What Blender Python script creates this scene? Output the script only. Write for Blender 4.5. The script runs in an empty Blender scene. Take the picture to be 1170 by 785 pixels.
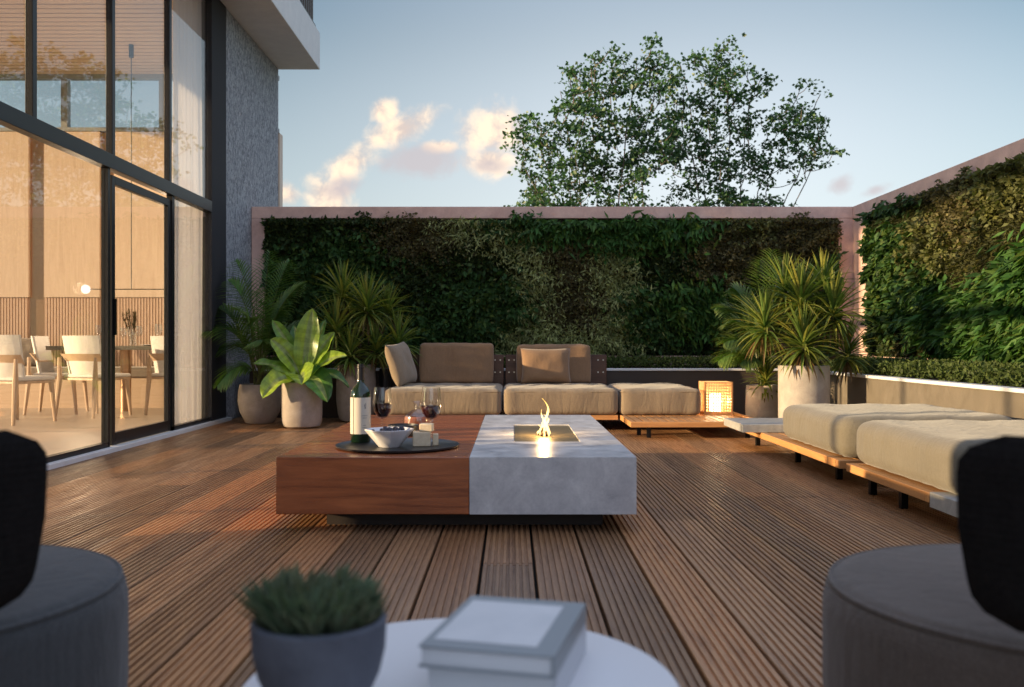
import bpy, bmesh, math, random
import numpy as np
from mathutils import Vector, Matrix
R = math.radians
rnd = random.Random(7)
nr = np.random.default_rng(11)
S = bpy.context.scene
COL = S.collection

# ------------------------------------------------------------ camera
F = 1040.0                       # focal length in photo pixels (photo 1170 wide)
H = 0.88                         # eye height
cd = bpy.data.cameras.new('camera'); cam = bpy.data.objects.new('camera', cd); COL.objects.link(cam)
cam.location = (0, 0, H); cam.rotation_euler = (R(90), 0, 0)
cd.sensor_width = 36; cd.lens = 36 * F / 1170
cd.clip_start = 0.05; cd.clip_end = 2000
cd.dof.use_dof = True; cd.dof.focus_distance = 6.6; cd.dof.aperture_fstop = 3.2
S.camera = cam

# ------------------------------------------------------------ light
ELEV, TH = 9.0, 15.0             # sun elevation; rays travel towards +X, TH degrees towards +Y
sd = bpy.data.lights.new('sun', 'SUN'); sun = bpy.data.objects.new('sun', sd); COL.objects.link(sun)
tr = Vector((math.cos(R(TH)) * math.cos(R(ELEV)), math.sin(R(TH)) * math.cos(R(ELEV)), -math.sin(R(ELEV))))
sun.rotation_euler = tr.to_track_quat('-Z', 'Y').to_euler()
sun.location = (-20, -6, 9)
sd.energy = 4.9; sd.angle = R(0.6); sd.color = (1.0, 0.72, 0.42)

W = bpy.data.worlds.new('World'); S.world = W; W.use_nodes = True
S.view_settings.view_transform = 'Standard'; S.view_settings.look = 'None'
S.view_settings.exposure = 1.18; S.view_settings.gamma = 1; S.view_settings.use_curve_mapping = False
S.cycles.max_bounces = 10; S.cycles.transparent_max_bounces = 24

def N(nt, t, **kw):
    n = nt.nodes.new(t)
    for k, v in kw.items():
        if k[0] == '_': setattr(n, k[1:], v)
        else: n.inputs[k.replace('__', ' ')].default_value = v
    return n
def MATH(nt, op, a, b=None, c=None, clamp=False):
    n = nt.nodes.new('ShaderNodeMath'); n.operation = op; n.use_clamp = clamp
    for i, v in enumerate((a, b, c)):
        if v is None: continue
        if isinstance(v, (int, float)): n.inputs[i].default_value = v
        else: nt.links.new(v, n.inputs[i])
    return n.outputs[0]
def MIX(nt, f, a, b, mode='MIX'):
    n = nt.nodes.new('ShaderNodeMix'); n.data_type = 'RGBA'; n.blend_type = mode
    for i, v in ((0, f), (6, a), (7, b)):
        if isinstance(v, (int, float)): n.inputs[i].default_value = v
        elif isinstance(v, (tuple, list)): n.inputs[i].default_value = (*v[:3], 1)
        else: nt.links.new(v, n.inputs[i])
    return n.outputs[2]
def RAMP(nt, v, stops):
    n = nt.nodes.new('ShaderNodeValToRGB'); cr = n.color_ramp
    while len(cr.elements) < len(stops): cr.elements.new(0.5)
    for e, (p, c) in zip(cr.elements, stops):
        e.position = p; e.color = (*c, 1) if isinstance(c, (tuple, list)) else (c, c, c, 1)
    nt.links.new(v, n.inputs[0]); return n.outputs[0]
def MR(nt, v, a, b, c=0.0, d=1.0, smooth=True):
    n = nt.nodes.new('ShaderNodeMapRange'); n.interpolation_type = 'SMOOTHSTEP' if smooth else 'LINEAR'
    nt.links.new(v, n.inputs[0])
    for i, x in enumerate((a, b, c, d)): n.inputs[i + 1].default_value = x
    return n.outputs[0]

nt = W.node_tree; nt.nodes.clear()
sky = N(nt, 'ShaderNodeTexSky', _sky_type='NISHITA', _sun_disc=False, _sun_elevation=R(ELEV),
        _sun_rotation=math.atan2(-math.cos(R(TH)), -math.sin(R(TH))) % (2 * math.pi), _air_density=1.0, _dust_density=1.2, _ozone_density=1.6, _altitude=50)
geo = nt.nodes.new('ShaderNodeTexCoord'); sep = nt.nodes.new('ShaderNodeSeparateXYZ')
nt.links.new(geo.outputs['Generated'], sep.inputs[0])
x, y, z = sep.outputs
ys = MATH(nt, 'MAXIMUM', y, 0.05)
u = MATH(nt, 'DIVIDE', x, ys); v = MATH(nt, 'DIVIDE', z, ys)
comb = nt.nodes.new('ShaderNodeCombineXYZ'); nt.links.new(u, comb.inputs[0]); nt.links.new(v, comb.inputs[1])
def cloud_noise(scale, det, rough, off, dist=0.3):
    mp = nt.nodes.new('ShaderNodeMapping'); nt.links.new(comb.outputs[0], mp.inputs[0]); mp.inputs['Location'].default_value = (off, off * .7, 0)
    n = N(nt, 'ShaderNodeTexNoise', Scale=scale, Detail=det, Roughness=rough, Distortion=dist); nt.links.new(mp.outputs[0], n.inputs[0]); return n.outputs[0]
n1 = cloud_noise(13, 9, .6, 0); n2 = cloud_noise(38, 7, .62, 3.1)
def blob(px, py, rx, ry, rot=0):
    cu, cv = (px - 585) / F, (393 - py) / F
    du = MATH(nt, 'SUBTRACT', u, cu); dv = MATH(nt, 'SUBTRACT', v, cv)
    c, s = math.cos(rot), math.sin(rot)
    a = MATH(nt, 'ADD', MATH(nt, 'MULTIPLY', du, c), MATH(nt, 'MULTIPLY', dv, s))
    b = MATH(nt, 'SUBTRACT', MATH(nt, 'MULTIPLY', dv, c), MATH(nt, 'MULTIPLY', du, s))
    a = MATH(nt, 'DIVIDE', a, rx / F); b = MATH(nt, 'DIVIDE', b, ry / F)
    d = MATH(nt, 'SQRT', MATH(nt, 'ADD', MATH(nt, 'MULTIPLY', a, a), MATH(nt, 'MULTIPLY', b, b)))
    return MATH(nt, 'SUBTRACT', 1.0, d)
def cmax(bs):
    r = bs[0]
    for b in bs[1:]: r = MATH(nt, 'MAXIMUM', r, b)
    return r
def dens(m, g=1.0, lo=.0, hi=.35):
    t = MATH(nt, 'ADD', m, MATH(nt, 'MULTIPLY', MATH(nt, 'SUBTRACT', n1, .5), 1.7 * g))
    t = MATH(nt, 'ADD', t, MATH(nt, 'MULTIPLY', MATH(nt, 'SUBTRACT', n2, .5), .9 * g))
    return MR(nt, t, lo, hi)
warm = dens(cmax([blob(455, 150, 66, 22, .45), blob(400, 188, 58, 24, .6), blob(375, 225, 30, 40, 1.2), blob(563, 152, 50, 44), blob(560, 185, 42, 30), blob(325, 222, 26, 18), blob(440, 128, 20, 18), blob(505, 168, 26, 10)]), lo=.0, hi=.85)
dark = dens(cmax([blob(480, 184, 66, 24, .05), blob(390, 215, 30, 16, .3), blob(560, 190, 26, 12), blob(958, 212, 22, 14, .4), blob(1000, 218, 26, 9, .3)]), lo=.0, hi=.8)
high = MATH(nt, 'MULTIPLY', MR(nt, n1, .5, .72), MR(nt, v, .45, .8))    # scattered cloud higher up and elsewhere
# brightening of the air low down in the north, where the thin evening veil is
el = MATH(nt, 'ABSOLUTE', z)
veil = MATH(nt, 'POWER', MATH(nt, 'SUBTRACT', 1.0, MATH(nt, 'MINIMUM', MATH(nt, 'MULTIPLY', el, 1.9), 1.0)), 1.8)
glow = MATH(nt, 'MAXIMUM', blob(800, 190, 620, 330), 0.0)
skyc = MIX(nt, 1.0, sky.outputs[0], (.70, .92, .94), 'MULTIPLY')
skyc = MIX(nt, MATH(nt, 'MULTIPLY', veil, .54), skyc, (7.2, 7.0, 6.9))
skyc = MIX(nt, MATH(nt, 'MULTIPLY', glow, .50), skyc, (7.6, 7.8, 8.2))
wl = MIX(nt, MR(nt, n2, .35, .62), (5.0, 4.0, 3.5), (8.6, 6.6, 4.7))
skyc = MIX(nt, MATH(nt, 'MULTIPLY', warm, .85), skyc, wl)
skyc = MIX(nt, MATH(nt, 'MULTIPLY', dark, .7), skyc, (4.0, 3.5, 3.6))
skyc = MIX(nt, MATH(nt, 'MULTIPLY', high, .35), skyc, (9, 7, 5.6))
up = MR(nt, z, .30, .62); back = MATH(nt, 'MULTIPLY', MR(nt, MATH(nt, 'MULTIPLY', y, -1.0), -.1, .35), MR(nt, z, .02, .25))
skyc = MIX(nt, MATH(nt, 'MULTIPLY', MATH(nt, 'MAXIMUM', up, back), .46), skyc, (7.4, 8.2, 10.8))   # unseen sky overhead and to the south, brightened as added fill for the shade
bg = N(nt, 'ShaderNodeBackground', Strength=0.072); nt.links.new(skyc, bg.inputs[0])
wo = nt.nodes.new('ShaderNodeOutputWorld'); nt.links.new(bg.outputs[0], wo.inputs[0])

# ------------------------------------------------------------ pixel helpers (photo pixels -> metres)
def PX(px, Y): return (px - 585) / F * Y
def PZ(py, Y): return H - (py - 393) / F * Y
def PY(py, z): return (H - z) * F / (py - 393)

# ------------------------------------------------------------ mesh helpers
class MB:
    def __init__(s): s.v = []; s.f = []; s.c = []; s.hascol = False
    def add(s, vs, fs, col=None):
        o = len(s.v); s.v += [tuple(p) for p in vs]; s.f += [tuple(i + o for i in f) for f in fs]
        if col is not None: s.hascol = True
        s.c += [col if col is not None else (1, 1, 1)] * len(fs); return s
    def box(s, a, b, col=None, rz=0, piv=None):
        x0, y0, z0 = a; x1, y1, z1 = b
        vs = [(x0, y0, z0), (x1, y0, z0), (x1, y1, z0), (x0, y1, z0), (x0, y0, z1), (x1, y0, z1), (x1, y1, z1), (x0, y1, z1)]
        if rz:
            px, py = piv or ((x0 + x1) / 2, (y0 + y1) / 2); c, q = math.cos(rz), math.sin(rz)
            vs = [(px + (x - px) * c - (y - py) * q, py + (x - px) * q + (y - py) * c, z) for x, y, z in vs]
        return s.add(vs, [(0, 3, 2, 1), (4, 5, 6, 7), (0, 1, 5, 4), (1, 2, 6, 5), (2, 3, 7, 6), (3, 0, 4, 7)], col)
    def tube(s, pts, rad, n=8, col=None, cap=True):
        pts = [Vector(p) for p in pts]; rr = rad if isinstance(rad, (list, tuple)) else [rad] * len(pts)
        vs = []; up = None
        for i, p in enumerate(pts):
            t = (pts[min(i + 1, len(pts) - 1)] - pts[max(i - 1, 0)]).normalized()
            if up is None: up = t.orthogonal().normalized()
            a = (up - t * up.dot(t)); a = a.normalized() if a.length > 1e-6 else t.orthogonal().normalized(); up = a
            b = t.cross(a)
            for k in range(n):
                w = 2 * math.pi * k / n; vs.append(p + (a * math.cos(w) + b * math.sin(w)) * rr[i])
        fs = [(i * n + k, i * n + (k + 1) % n, (i + 1) * n + (k + 1) % n, (i + 1) * n + k) for i in range(len(pts) - 1) for k in range(n)]
        if cap: fs += [tuple(range(n - 1, -1, -1)), tuple((len(pts) - 1) * n + k for k in range(n))]
        return s.add(vs, fs, col)
    def lathe(s, prof, c=(0, 0, 0), n=40, col=None):
        vs = []; fs = []
        for r, z in prof:
            for k in range(n):
                w = 2 * math.pi * k / n; vs.append((c[0] + r * math.cos(w), c[1] + r * math.sin(w), c[2] + z))
        for i in range(len(prof) - 1):
            for k in range(n): fs.append((i * n + k, i * n + (k + 1) % n, (i + 1) * n + (k + 1) % n, (i + 1) * n + k))
        if prof[0][0] > 1e-4: fs.append(tuple(range(n - 1, -1, -1)))
        if prof[-1][0] > 1e-4: fs.append(tuple((len(prof) - 1) * n + k for k in range(n)))
        return s.add(vs, fs, col)
    def build(s, name, mat, parent=None, smooth=False, bevel=0, seg=2, loc=None):
        me = bpy.data.meshes.new(name); me.from_pydata(s.v, [], s.f)
        if s.hascol:
            at = me.color_attributes.new('tint', 'FLOAT_COLOR', 'CORNER')
            arr = np.ones((len(me.loops), 4), dtype=np.float32)
            cnt = np.array([len(f) for f in s.f]); arr[:, :3] = np.repeat(np.array(s.c, dtype=np.float32), cnt, axis=0)
            at.data.foreach_set('color', arr.ravel())
        if smooth: me.polygons.foreach_set('use_smooth', [True] * len(me.polygons))
        me.materials.append(mat)
        o = bpy.data.objects.new(name, me); COL.objects.link(o)
        if parent: o.parent = parent
        if loc is not None: o.location = loc
        if bevel:
            m = o.modifiers.new('bevel', 'BEVEL'); m.width = bevel; m.segments = seg; m.limit_method = 'ANGLE'; m.angle_limit = R(40); m.harden_normals = False
        if smooth or bevel:
            try:
                me.set_sharp_from_angle(angle=R(42))
                if bevel: me.polygons.foreach_set('use_smooth', [True] * len(me.polygons))
            except Exception: pass
        return o
def npmesh(name, V, Fc, C, mat, parent=None, smooth=False):
    me = bpy.data.meshes.new(name); V = np.asarray(V, dtype=np.float32); Fc = np.asarray(Fc, dtype=np.int32)
    me.vertices.add(len(V)); me.vertices.foreach_set('co', V.ravel())
    k = Fc.shape[1]; me.loops.add(Fc.size); me.loops.foreach_set('vertex_index', Fc.ravel())
    me.polygons.add(len(Fc)); me.polygons.foreach_set('loop_start', np.arange(len(Fc), dtype=np.int32) * k)
    me.polygons.foreach_set('loop_total', np.full(len(Fc), k, dtype=np.int32))
    me.update(calc_edges=True); me.validate()
    if C is not None:
        at = me.color_attributes.new('tint', 'FLOAT_COLOR', 'CORNER'); arr = np.ones((Fc.size, 4), dtype=np.float32)
        arr[:, :3] = np.repeat(C, k, axis=0); at.data.foreach_set('color', arr.ravel())
    if smooth: me.polygons.foreach_set('use_smooth', [True] * len(me.polygons))
    me.materials.append(mat); o = bpy.data.objects.new(name, me); COL.objects.link(o)
    if parent: o.parent = parent
    return o
def tag(o, label=None, cat=None, group=None, kind=None):
    if label: o['label'] = label
    if cat: o['category'] = cat
    if group: o['group'] = group
    if kind: o['kind'] = kind
    return o
def thing(name, loc, label, cat, group=None, rz=0, kind=None):
    o = bpy.data.objects.new(name, None); COL.objects.link(o); o.location = loc; o.rotation_euler.z = rz; o.empty_display_size = .1
    return tag(o, label, cat, group, kind)
def copy_tree(o, parent=None):
    c = o.copy(); COL.objects.link(c)
    if parent: c.parent = parent
    for ch in list(o.children): copy_tree(ch, c)
    return c

# ------------------------------------------------------------ materials
def mat(name, col=(.5, .5, .5), rough=.5, metal=0, spec=.5, **kw):
    m = bpy.data.materials.new(name); m.use_nodes = True; b = m.node_tree.nodes['Principled BSDF']
    b.inputs['Base Color'].default_value = (*col, 1); b.inputs['Roughness'].default_value = rough
    b.inputs['Metallic'].default_value = metal; b.inputs['Specular IOR Level'].default_value = spec
    for k, v in kw.items(): b.inputs[k.replace('_', ' ')].default_value = v
    return m
def NT(m): return m.node_tree, m.node_tree.nodes['Principled BSDF']
def objco(nt, scale=(1, 1, 1), rot=(0, 0, 0), world=False):
    tc = nt.nodes.new('ShaderNodeNewGeometry' if world else 'ShaderNodeTexCoord')
    mp = nt.nodes.new('ShaderNodeMapping'); nt.links.new(tc.outputs['Position' if world else 'Object'], mp.inputs[0])
    mp.inputs['Scale'].default_value = scale; mp.inputs['Rotation'].default_value = rot; return mp.outputs[0]
def noise(nt, co, scale, det=4, rough=.55, dist=0, out=0):
    n = N(nt, 'ShaderNodeTexNoise', Scale=scale, Detail=det, Roughness=rough, Distortion=dist); nt.links.new(co, n.inputs[0]); return n.outputs[out]
def bump(nt, b, h, dist=.01, st=1.0):
    n = nt.nodes.new('ShaderNodeBump'); n.inputs['Distance'].default_value = dist; n.inputs['Strength'].default_value = st
    nt.links.new(h, n.inputs['Height']); nt.links.new(n.outputs[0], b.inputs['Normal']); return n
def wood(name, dark, light, axis='y', rough=.4, grain=1.0, tint=False, bumpd=.0006, rvar=.1, spec=.5):
    m = mat(name, light, rough, spec=spec); nt, b = NT(m)
    sc = {'x': (.9, 12, 12), 'y': (12, .9, 12), 'z': (12, 12, .9)}[axis]
    co = objco(nt, sc); g = noise(nt, co, 1.6, 6, .62, 1.1); g2 = noise(nt, objco(nt, tuple(a * 4 for a in sc)), 3, 4, .6)
    f = MATH(nt, 'ADD', MATH(nt, 'MULTIPLY', g, .75), MATH(nt, 'MULTIPLY', g2, .3 * grain))
    c = RAMP(nt, f, [(.3, dark), (.5, tuple((a + 1.2 * q) / 2.2 for a, q in zip(dark, light))), (.72, light)])
    if tint:
        at = nt.nodes.new('ShaderNodeAttribute'); at.attribute_name = 'tint'; c = MIX(nt, 1.0, c, at.outputs[0], 'MULTIPLY')
    nt.links.new(c, b.inputs['Base Color'])
    nt.links.new(MR(nt, f, .3, .75, rough + rvar, rough - rvar), b.inputs['Roughness'])
    bump(nt, b, f, bumpd); return m
def stone(name, c0, c1, rough=.5, sc=6, bumpd=.002, spec=.5, world=False):
    m = mat(name, c1, rough, spec=spec); nt, b = NT(m); co = objco(nt, world=world)
    a = noise(nt, co, sc, 7, .65, .4); a2 = noise(nt, co, sc * 14, 3, .6)
    f = MATH(nt, 'ADD', MATH(nt, 'MULTIPLY', a, .8), MATH(nt, 'MULTIPLY', a2, .2))
    nt.links.new(RAMP(nt, f, [(.33, c0), (.68, c1)]), b.inputs['Base Color']); bump(nt, b, f, bumpd)
    nt.links.new(MR(nt, a, .3, .7, rough * .8, min(1, rough * 1.25)), b.inputs['Roughness']); return m
def fabric(name, c, sc=260, var=.12, bd=.0008):
    m = mat(name, c, .92, spec=.2); nt, b = NT(m); co = objco(nt)
    w1 = N(nt, 'ShaderNodeTexWave', Scale=sc / 6, Distortion=1.2); w1.bands_direction = 'X'; nt.links.new(co, w1.inputs[0])
    w2 = N(nt, 'ShaderNodeTexWave', Scale=sc / 6, Distortion=1.2); w2.bands_direction = 'Z'; nt.links.new(co, w2.inputs[0])
    n = noise(nt, co, sc, 2, .6); big = noise(nt, co, 5, 3)
    f = MATH(nt, 'ADD', MATH(nt, 'MULTIPLY', MATH(nt, 'ADD', w1.outputs[1], w2.outputs[1]), .25), MATH(nt, 'MULTIPLY', n, .6))
    sub = noise(nt, co, 60, 3, .7)
    ff = MATH(nt, 'ADD', MATH(nt, 'MULTIPLY', n, .5), MATH(nt, 'ADD', MATH(nt, 'MULTIPLY', big, .25), MATH(nt, 'MULTIPLY', sub, .25)))
    nt.links.new(RAMP(nt, ff, [(.3, tuple(a * (1 - var * 2) for a in c)), (.7, tuple(min(1, a * (1 + var * 1.6)) for a in c))]), b.inputs['Base Color'])
    b.inputs['Sheen Weight'].default_value = .25; b.inputs['Sheen Roughness'].default_value = .5
    cr = noise(nt, objco(nt, (1, 1, .35)), 11, 3, .55, 1.2)
    bb = bump(nt, b, f, bd); b2 = nt.nodes.new('ShaderNodeBump'); b2.inputs['Distance'].default_value = .02; b2.inputs['Strength'].default_value = .28
    nt.links.new(cr, b2.inputs['Height']); nt.links.new(b2.outputs[0], bb.inputs['Normal']); return m
def leafmat(name, trans=.3, rough=.45, spec=.4):
    m = mat(name, (.05, .1, .02), rough, spec=spec); nt, b = NT(m)
    at = nt.nodes.new('ShaderNodeAttribute'); at.attribute_name = 'tint'
    n = noise(nt, objco(nt), 30, 3); c = MIX(nt, MR(nt, n, .3, .7, 0, .35), at.outputs[0], MIX(nt, 1.0, at.outputs[0], (.45, .5, .4), 'MULTIPLY'))
    nt.links.new(c, b.inputs['Base Color'])
    t = nt.nodes.new('ShaderNodeBsdfTranslucent'); nt.links.new(MIX(nt, 1.0, c, (1.3, 1.5, .6), 'MULTIPLY'), t.inputs[0])
    mx = nt.nodes.new('ShaderNodeMixShader'); mx.inputs[0].default_value = trans
    nt.links.new(b.outputs[0], mx.inputs[1]); nt.links.new(t.outputs[0], mx.inputs[2])
    nt.links.new(mx.outputs[0], nt.nodes['Material Output'].inputs[0]); return m
def thin_glass(name, col=(1, 1, 1), f0=.04, rough=0.0, gain=1.0):
    m = bpy.data.materials.new(name); m.use_nodes = True; nt = m.node_tree; nt.nodes.clear()
    lw = N(nt, 'ShaderNodeLayerWeight', Blend=.5)
    fr = MATH(nt, 'ADD', MATH(nt, 'MULTIPLY', MATH(nt, 'POWER', lw.outputs['Facing'], 5), .96 * gain), f0, clamp=True)
    t = nt.nodes.new('ShaderNodeBsdfTransparent'); t.inputs[0].default_value = (*col, 1)
    g = nt.nodes.new('ShaderNodeBsdfGlossy'); g.inputs['Roughness'].default_value = rough
    mx = nt.nodes.new('ShaderNodeMixShader'); nt.links.new(fr, mx.inputs[0]); nt.links.new(t.outputs[0], mx.inputs[1]); nt.links.new(g.outputs[0], mx.inputs[2])
    o = nt.nodes.new('ShaderNodeOutputMaterial'); nt.links.new(mx.outputs[0], o.inputs[0]); return m
def emit(name, col, st):
    m = bpy.data.materials.new(name); m.use_nodes = True; nt = m.node_tree; nt.nodes.clear()
    e = N(nt, 'ShaderNodeEmission', Strength=st); e.inputs[0].default_value = (*col, 1)
    o = nt.nodes.new('ShaderNodeOutputMaterial'); nt.links.new(e.outputs[0], o.inputs[0]); return m

M = {}
M['deck'] = wood('deck_wood', (.14, .064, .032), (.50, .27, .13), 'y', .40, 1.2, tint=True, bumpd=.001, rvar=.12)
M['teak'] = wood('teak', (.42, .18, .06), (.66, .34, .13), 'y', .45)
M['teak_x'] = wood('teak_across', (.42, .18, .06), (.66, .34, .13), 'x', .45)
M['walnut'] = wood('polished_walnut', (.15, .036, .014), (.54, .175, .065), 'x', .26, .8, bumpd=.0002, rvar=.04)
M['dark_panel'] = wood('dark_wood_panel', (.05, .02, .012), (.12, .05, .03), 'x', .4)
M['oak'] = wood('pale_oak', (.54, .40, .30), (.70, .55, .43), 'z', .5)
M['oak_x'] = wood('pale_oak_across', (.54, .38, .26), (.70, .53, .39), 'x', .5)
M['chair_wood'] = wood('chair_ash', (.45, .30, .19), (.62, .45, .32), 'z', .5)
M['stone_top'] = stone('pale_stone', (.42, .42, .44), (.72, .715, .71), .34, 7, .001)
M['concrete'] = stone('pot_concrete', (.30, .26, .23), (.48, .43, .38), .75, 9, .002)
M['concrete_warm'] = stone('pot_clay_concrete', (.27, .22, .185), (.42, .355, .31), .75, 9, .002)
M['slab_stone'] = stone('slab_stone', (.26, .26, .25), (.44, .43, .41), .6, 18, .001)
M['pink'] = stone('pink_plaster', (.58, .36, .30), (.82, .56, .47), .8, 5, .002, world=True)
M['planter'] = stone('planter_render', (.13, .108, .08), (.18, .15, .115), .8, 6, .001)
M['white'] = stone('white_render', (.68, .67, .66), (.80, .79, .77), .7, 6, .0005)
M['cap'] = mat('white_capping', (.78, .78, .78), .4)
M['interior_floor'] = stone('interior_floor', (.52, .44, .36), (.66, .56, .46), .35, 2, .0003)
M['black'] = mat('black_aluminium', (.018, .018, .02), .38, .3)
M['blackleg'] = mat('black_steel', (.012, .012, .013), .4, .6)
M['fab_sofa'] = fabric('beige_outdoor_fabric', (.27, .205, .14))
M['fab_back'] = fabric('brown_cushion_fabric', (.27, .165, .095))
M['fab_light'] = fabric('pale_beige_fabric', (.165, .145, .108))
M['fab_dark'] = fabric('charcoal_fabric', (.058, .061, .064), 260, .2, .002)
M['fab_taupe'] = fabric('taupe_fabric', (.115, .090, .074), 260, .2, .002)
M['fab_white'] = fabric('white_upholstery', (.72, .69, .66))
M['fab_mid'] = fabric('grey_brown_cushion', (.28, .23, .19))
M['leaf'] = leafmat('leaf'); M['leaf_matte'] = leafmat('hedge_leaf', .22, .6, .25)
M['leaf_gloss'] = leafmat('glossy_leaf', .3, .3, .5)
M['bark'] = stone('bark', (.05, .04, .03), (.12, .09, .07), .9, 20, .01)
M['soil'] = stone('soil', (.02, .014, .01), (.05, .035, .025), .95, 30, .01)
M['glass'] = thin_glass('window_glass', (.985, .99, .985), .055)
M['clear'] = thin_glass('drinking_glass', (.96, .96, .96), .09, gain=1.0)
M['pinkglass'] = thin_glass('pink_glass', (.95, .72, .66), .06)
M['ground'] = stone('ground', (.06, .07, .04), (.12, .12, .08), .95, .4, .01, world=True)

# rough render of the column
m = mat('rough_grey_render', (.2, .21, .23), .9); nt2, b = NT(m); co = objco(nt2, (1, 1, .55), (0.5, 0, 0))
a = noise(nt2, co, 34, 8, .75, .8); a2 = noise(nt2, co, 16, 4)
nt2.links.new(RAMP(nt2, a, [(.40, (.14, .15, .17)), (.60, (.50, .52, .55))]), b.inputs['Base Color'])
bump(nt2, b, MATH(nt2, 'ADD', a, MATH(nt2, 'MULTIPLY', a2, .4)), .02); M['column'] = m

# ------------------------------------------------------------ SETTING
g = MB().add([(-400, -400, -.12), (400, -400, -.12), (400, 800, -.12), (-400, 800, -.12)], [(0, 1, 2, 3)]).build('ground', M['ground'])
tag(g, kind='structure')

# deck: real grooved boards, one sheet of boards
BW = .209; X0 = -.115 - BW * 15
WX, BYW, RX = -3.28, 11.45, 4.29
NG = 7
def deck():
    mb = MB(); prof = []
    gap = .012; wdt = BW - gap; e = .010; pitch = (wdt - 2 * e) / NG
    prof.append((0, -.03)); prof.append((0.0, -.003)); prof.append((.002, 0))
    for k in range(NG):
        a = e + k * pitch
        prof += [(a + pitch * .25, 0), (a + pitch * .30, -.009), (a + pitch * .70, -.009), (a + pitch * .75, 0)]
    prof += [(wdt - .002, 0), (wdt, -.003), (wdt, -.03)]
    k = 0; x = X0
    while x < RX:
        y = -2.5 - rnd.random() * 2
        while y < BYW + .1:
            L = rnd.choice([3.6, 4.2, 4.8]); y1 = min(y + L, BYW + .12)
            t = rnd.uniform(.66, 1.28); w = rnd.uniform(-.08, .08); c = (t * (1 + w), t, t * (1 - w * 1.3))
            n = len(prof); dz = rnd.uniform(-.0012, .0012)
            vs = [(x + a, y, q + dz) for a, q in prof] + [(x + a, y1 - .004, q + dz) for a, q in prof]
            mb.add(vs, [(i, i + 1, n + i + 1, n + i) for i in range(n - 1)] + [tuple(range(n - 1, -1, -1)), tuple(range(n, 2 * n))], c)
            y = y1
        x += BW; k += 1
    o = mb.build('deck', M['deck']); tag(o, kind='structure')
    s = MB().box((WX + .05, -5, -.11), (RX, BYW + .1, -.034)).build('deck_underlay', mat('underlay', (.01, .009, .008), .95)); tag(s, kind='structure')
deck()

# ------------------------------------------------------------ building
house = thing('house', (WX, 8, 0), 'house with tall black framed glazing, rough grey column and white balcony slab', 'house')
hm = Matrix.Translation((-WX, -8, 0))
def part(mb, name, material, parent=None, **k):
    o = mb.build(name, material, parent or house, **k)
    if parent is None or parent is house: o.matrix_parent_inverse = hm
    return o
LX = -9.8; NY = .8; FY = 12.8; ZC = 4.67
# floor and threshold
part(MB().box((LX - .2, NY, -.1), (WX - .06, FY, .018)), 'floor', M['interior_floor'])
part(MB().box((WX - .06, 2.76, -.05), (WX + .05, 10.5, .035)), 'threshold', M['white'], bevel=.006)
# slatted ceiling
mb = MB(); y = NY
while y < FY: mb.box((LX, y, ZC), (WX - .05, y + .115, ZC + .04)); y += .14
part(mb, 'ceiling', M['oak_x'])
part(MB().box((LX - .2, NY - .2, ZC + .06), (WX - .002, FY - .002, ZC + .45)), 'roof', M['white'])
part(MB().box((WX, NY - .2, 4.73), (-2.70, 12.80, 5.245)), 'balcony_slab', M['white'], bevel=.008)
rail = MB(); rail.box((-2.80, NY, 5.95), (-2.75, 12.75, 6.0)); rail.box((-2.80, NY, 5.30), (-2.75, 12.75, 5.34))
yy = NY
while yy < 12.76: rail.box((-2.79, yy, 5.245), (-2.765, yy + .03, 5.95)); yy += .13
part(rail, 'balcony_railing', M['black'])
# rear wall: flat panels above, fluted panels below, recesses between
part(MB().box((LX, FY + .12, 0), (WX - .02, FY + .3, 3.87)), 'rear_wall', M['oak'])
edges = [-9.8, -8.55, -8.38, -6.80, -6.62, -5.00 - .86, -5.68, -4.55, -4.38, -3.4]
edges = [LX, -8.55, -8.33, -6.80, -6.58, -5.80, -5.60, -3.35]
seglist = [(LX, -8.55), (-8.33, -6.80), (-6.58, -5.80), (-5.60, -4.62), (-4.55, -3.35)]
for a, b2 in seglist:
    part(MB().box((a, FY, 1.53), (b2, FY + .118, 3.86)), 'wall_panel', M['oak'])
    mb = MB(); xx = a
    while xx < b2 - .03: mb.box((xx, FY + .02, 0.02), (xx + .030, FY + .055, 1.525)); xx += .042
    mb.box((a, FY + .053, .02), (b2, FY + .117, 1.52)); part(mb, 'fluted_panel', wood('oak_flute', (.46, .30, .22), (.62, .45, .34), 'z', .5) if a == LX else bpy.data.materials['oak_flute'])
for a, b2 in [(-8.55, -8.33), (-6.80, -6.58), (-5.80, -5.60)]:
    part(MB().box((a + .004, FY + .05, .02), (b2 - .004, FY + .118, 3.86)), 'bronze_strip', M.setdefault('bronze', mat('bronze', (.50, .31, .19), .28, .8)))
# clerestory
cl = MB(); cl.box((LX, FY, 3.87), (WX - .02, FY + .12, 3.92)); cl.box((LX, FY, ZC - .06), (WX - .02, FY + .12, ZC))
for xx in (-9.4, -7.9, -6.35, -4.97): cl.box((xx, FY + .01, 3.92), (xx + .09, FY + .11, ZC - .06))
part(cl, 'clerestory_frame', mat('grey_frame', (.28, .29, .30), .5))
part(MB().box((LX, FY + .05, 3.92), (WX - .02, FY + .06, ZC - .06)), 'clerestory_pane', M['glass'])
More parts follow.
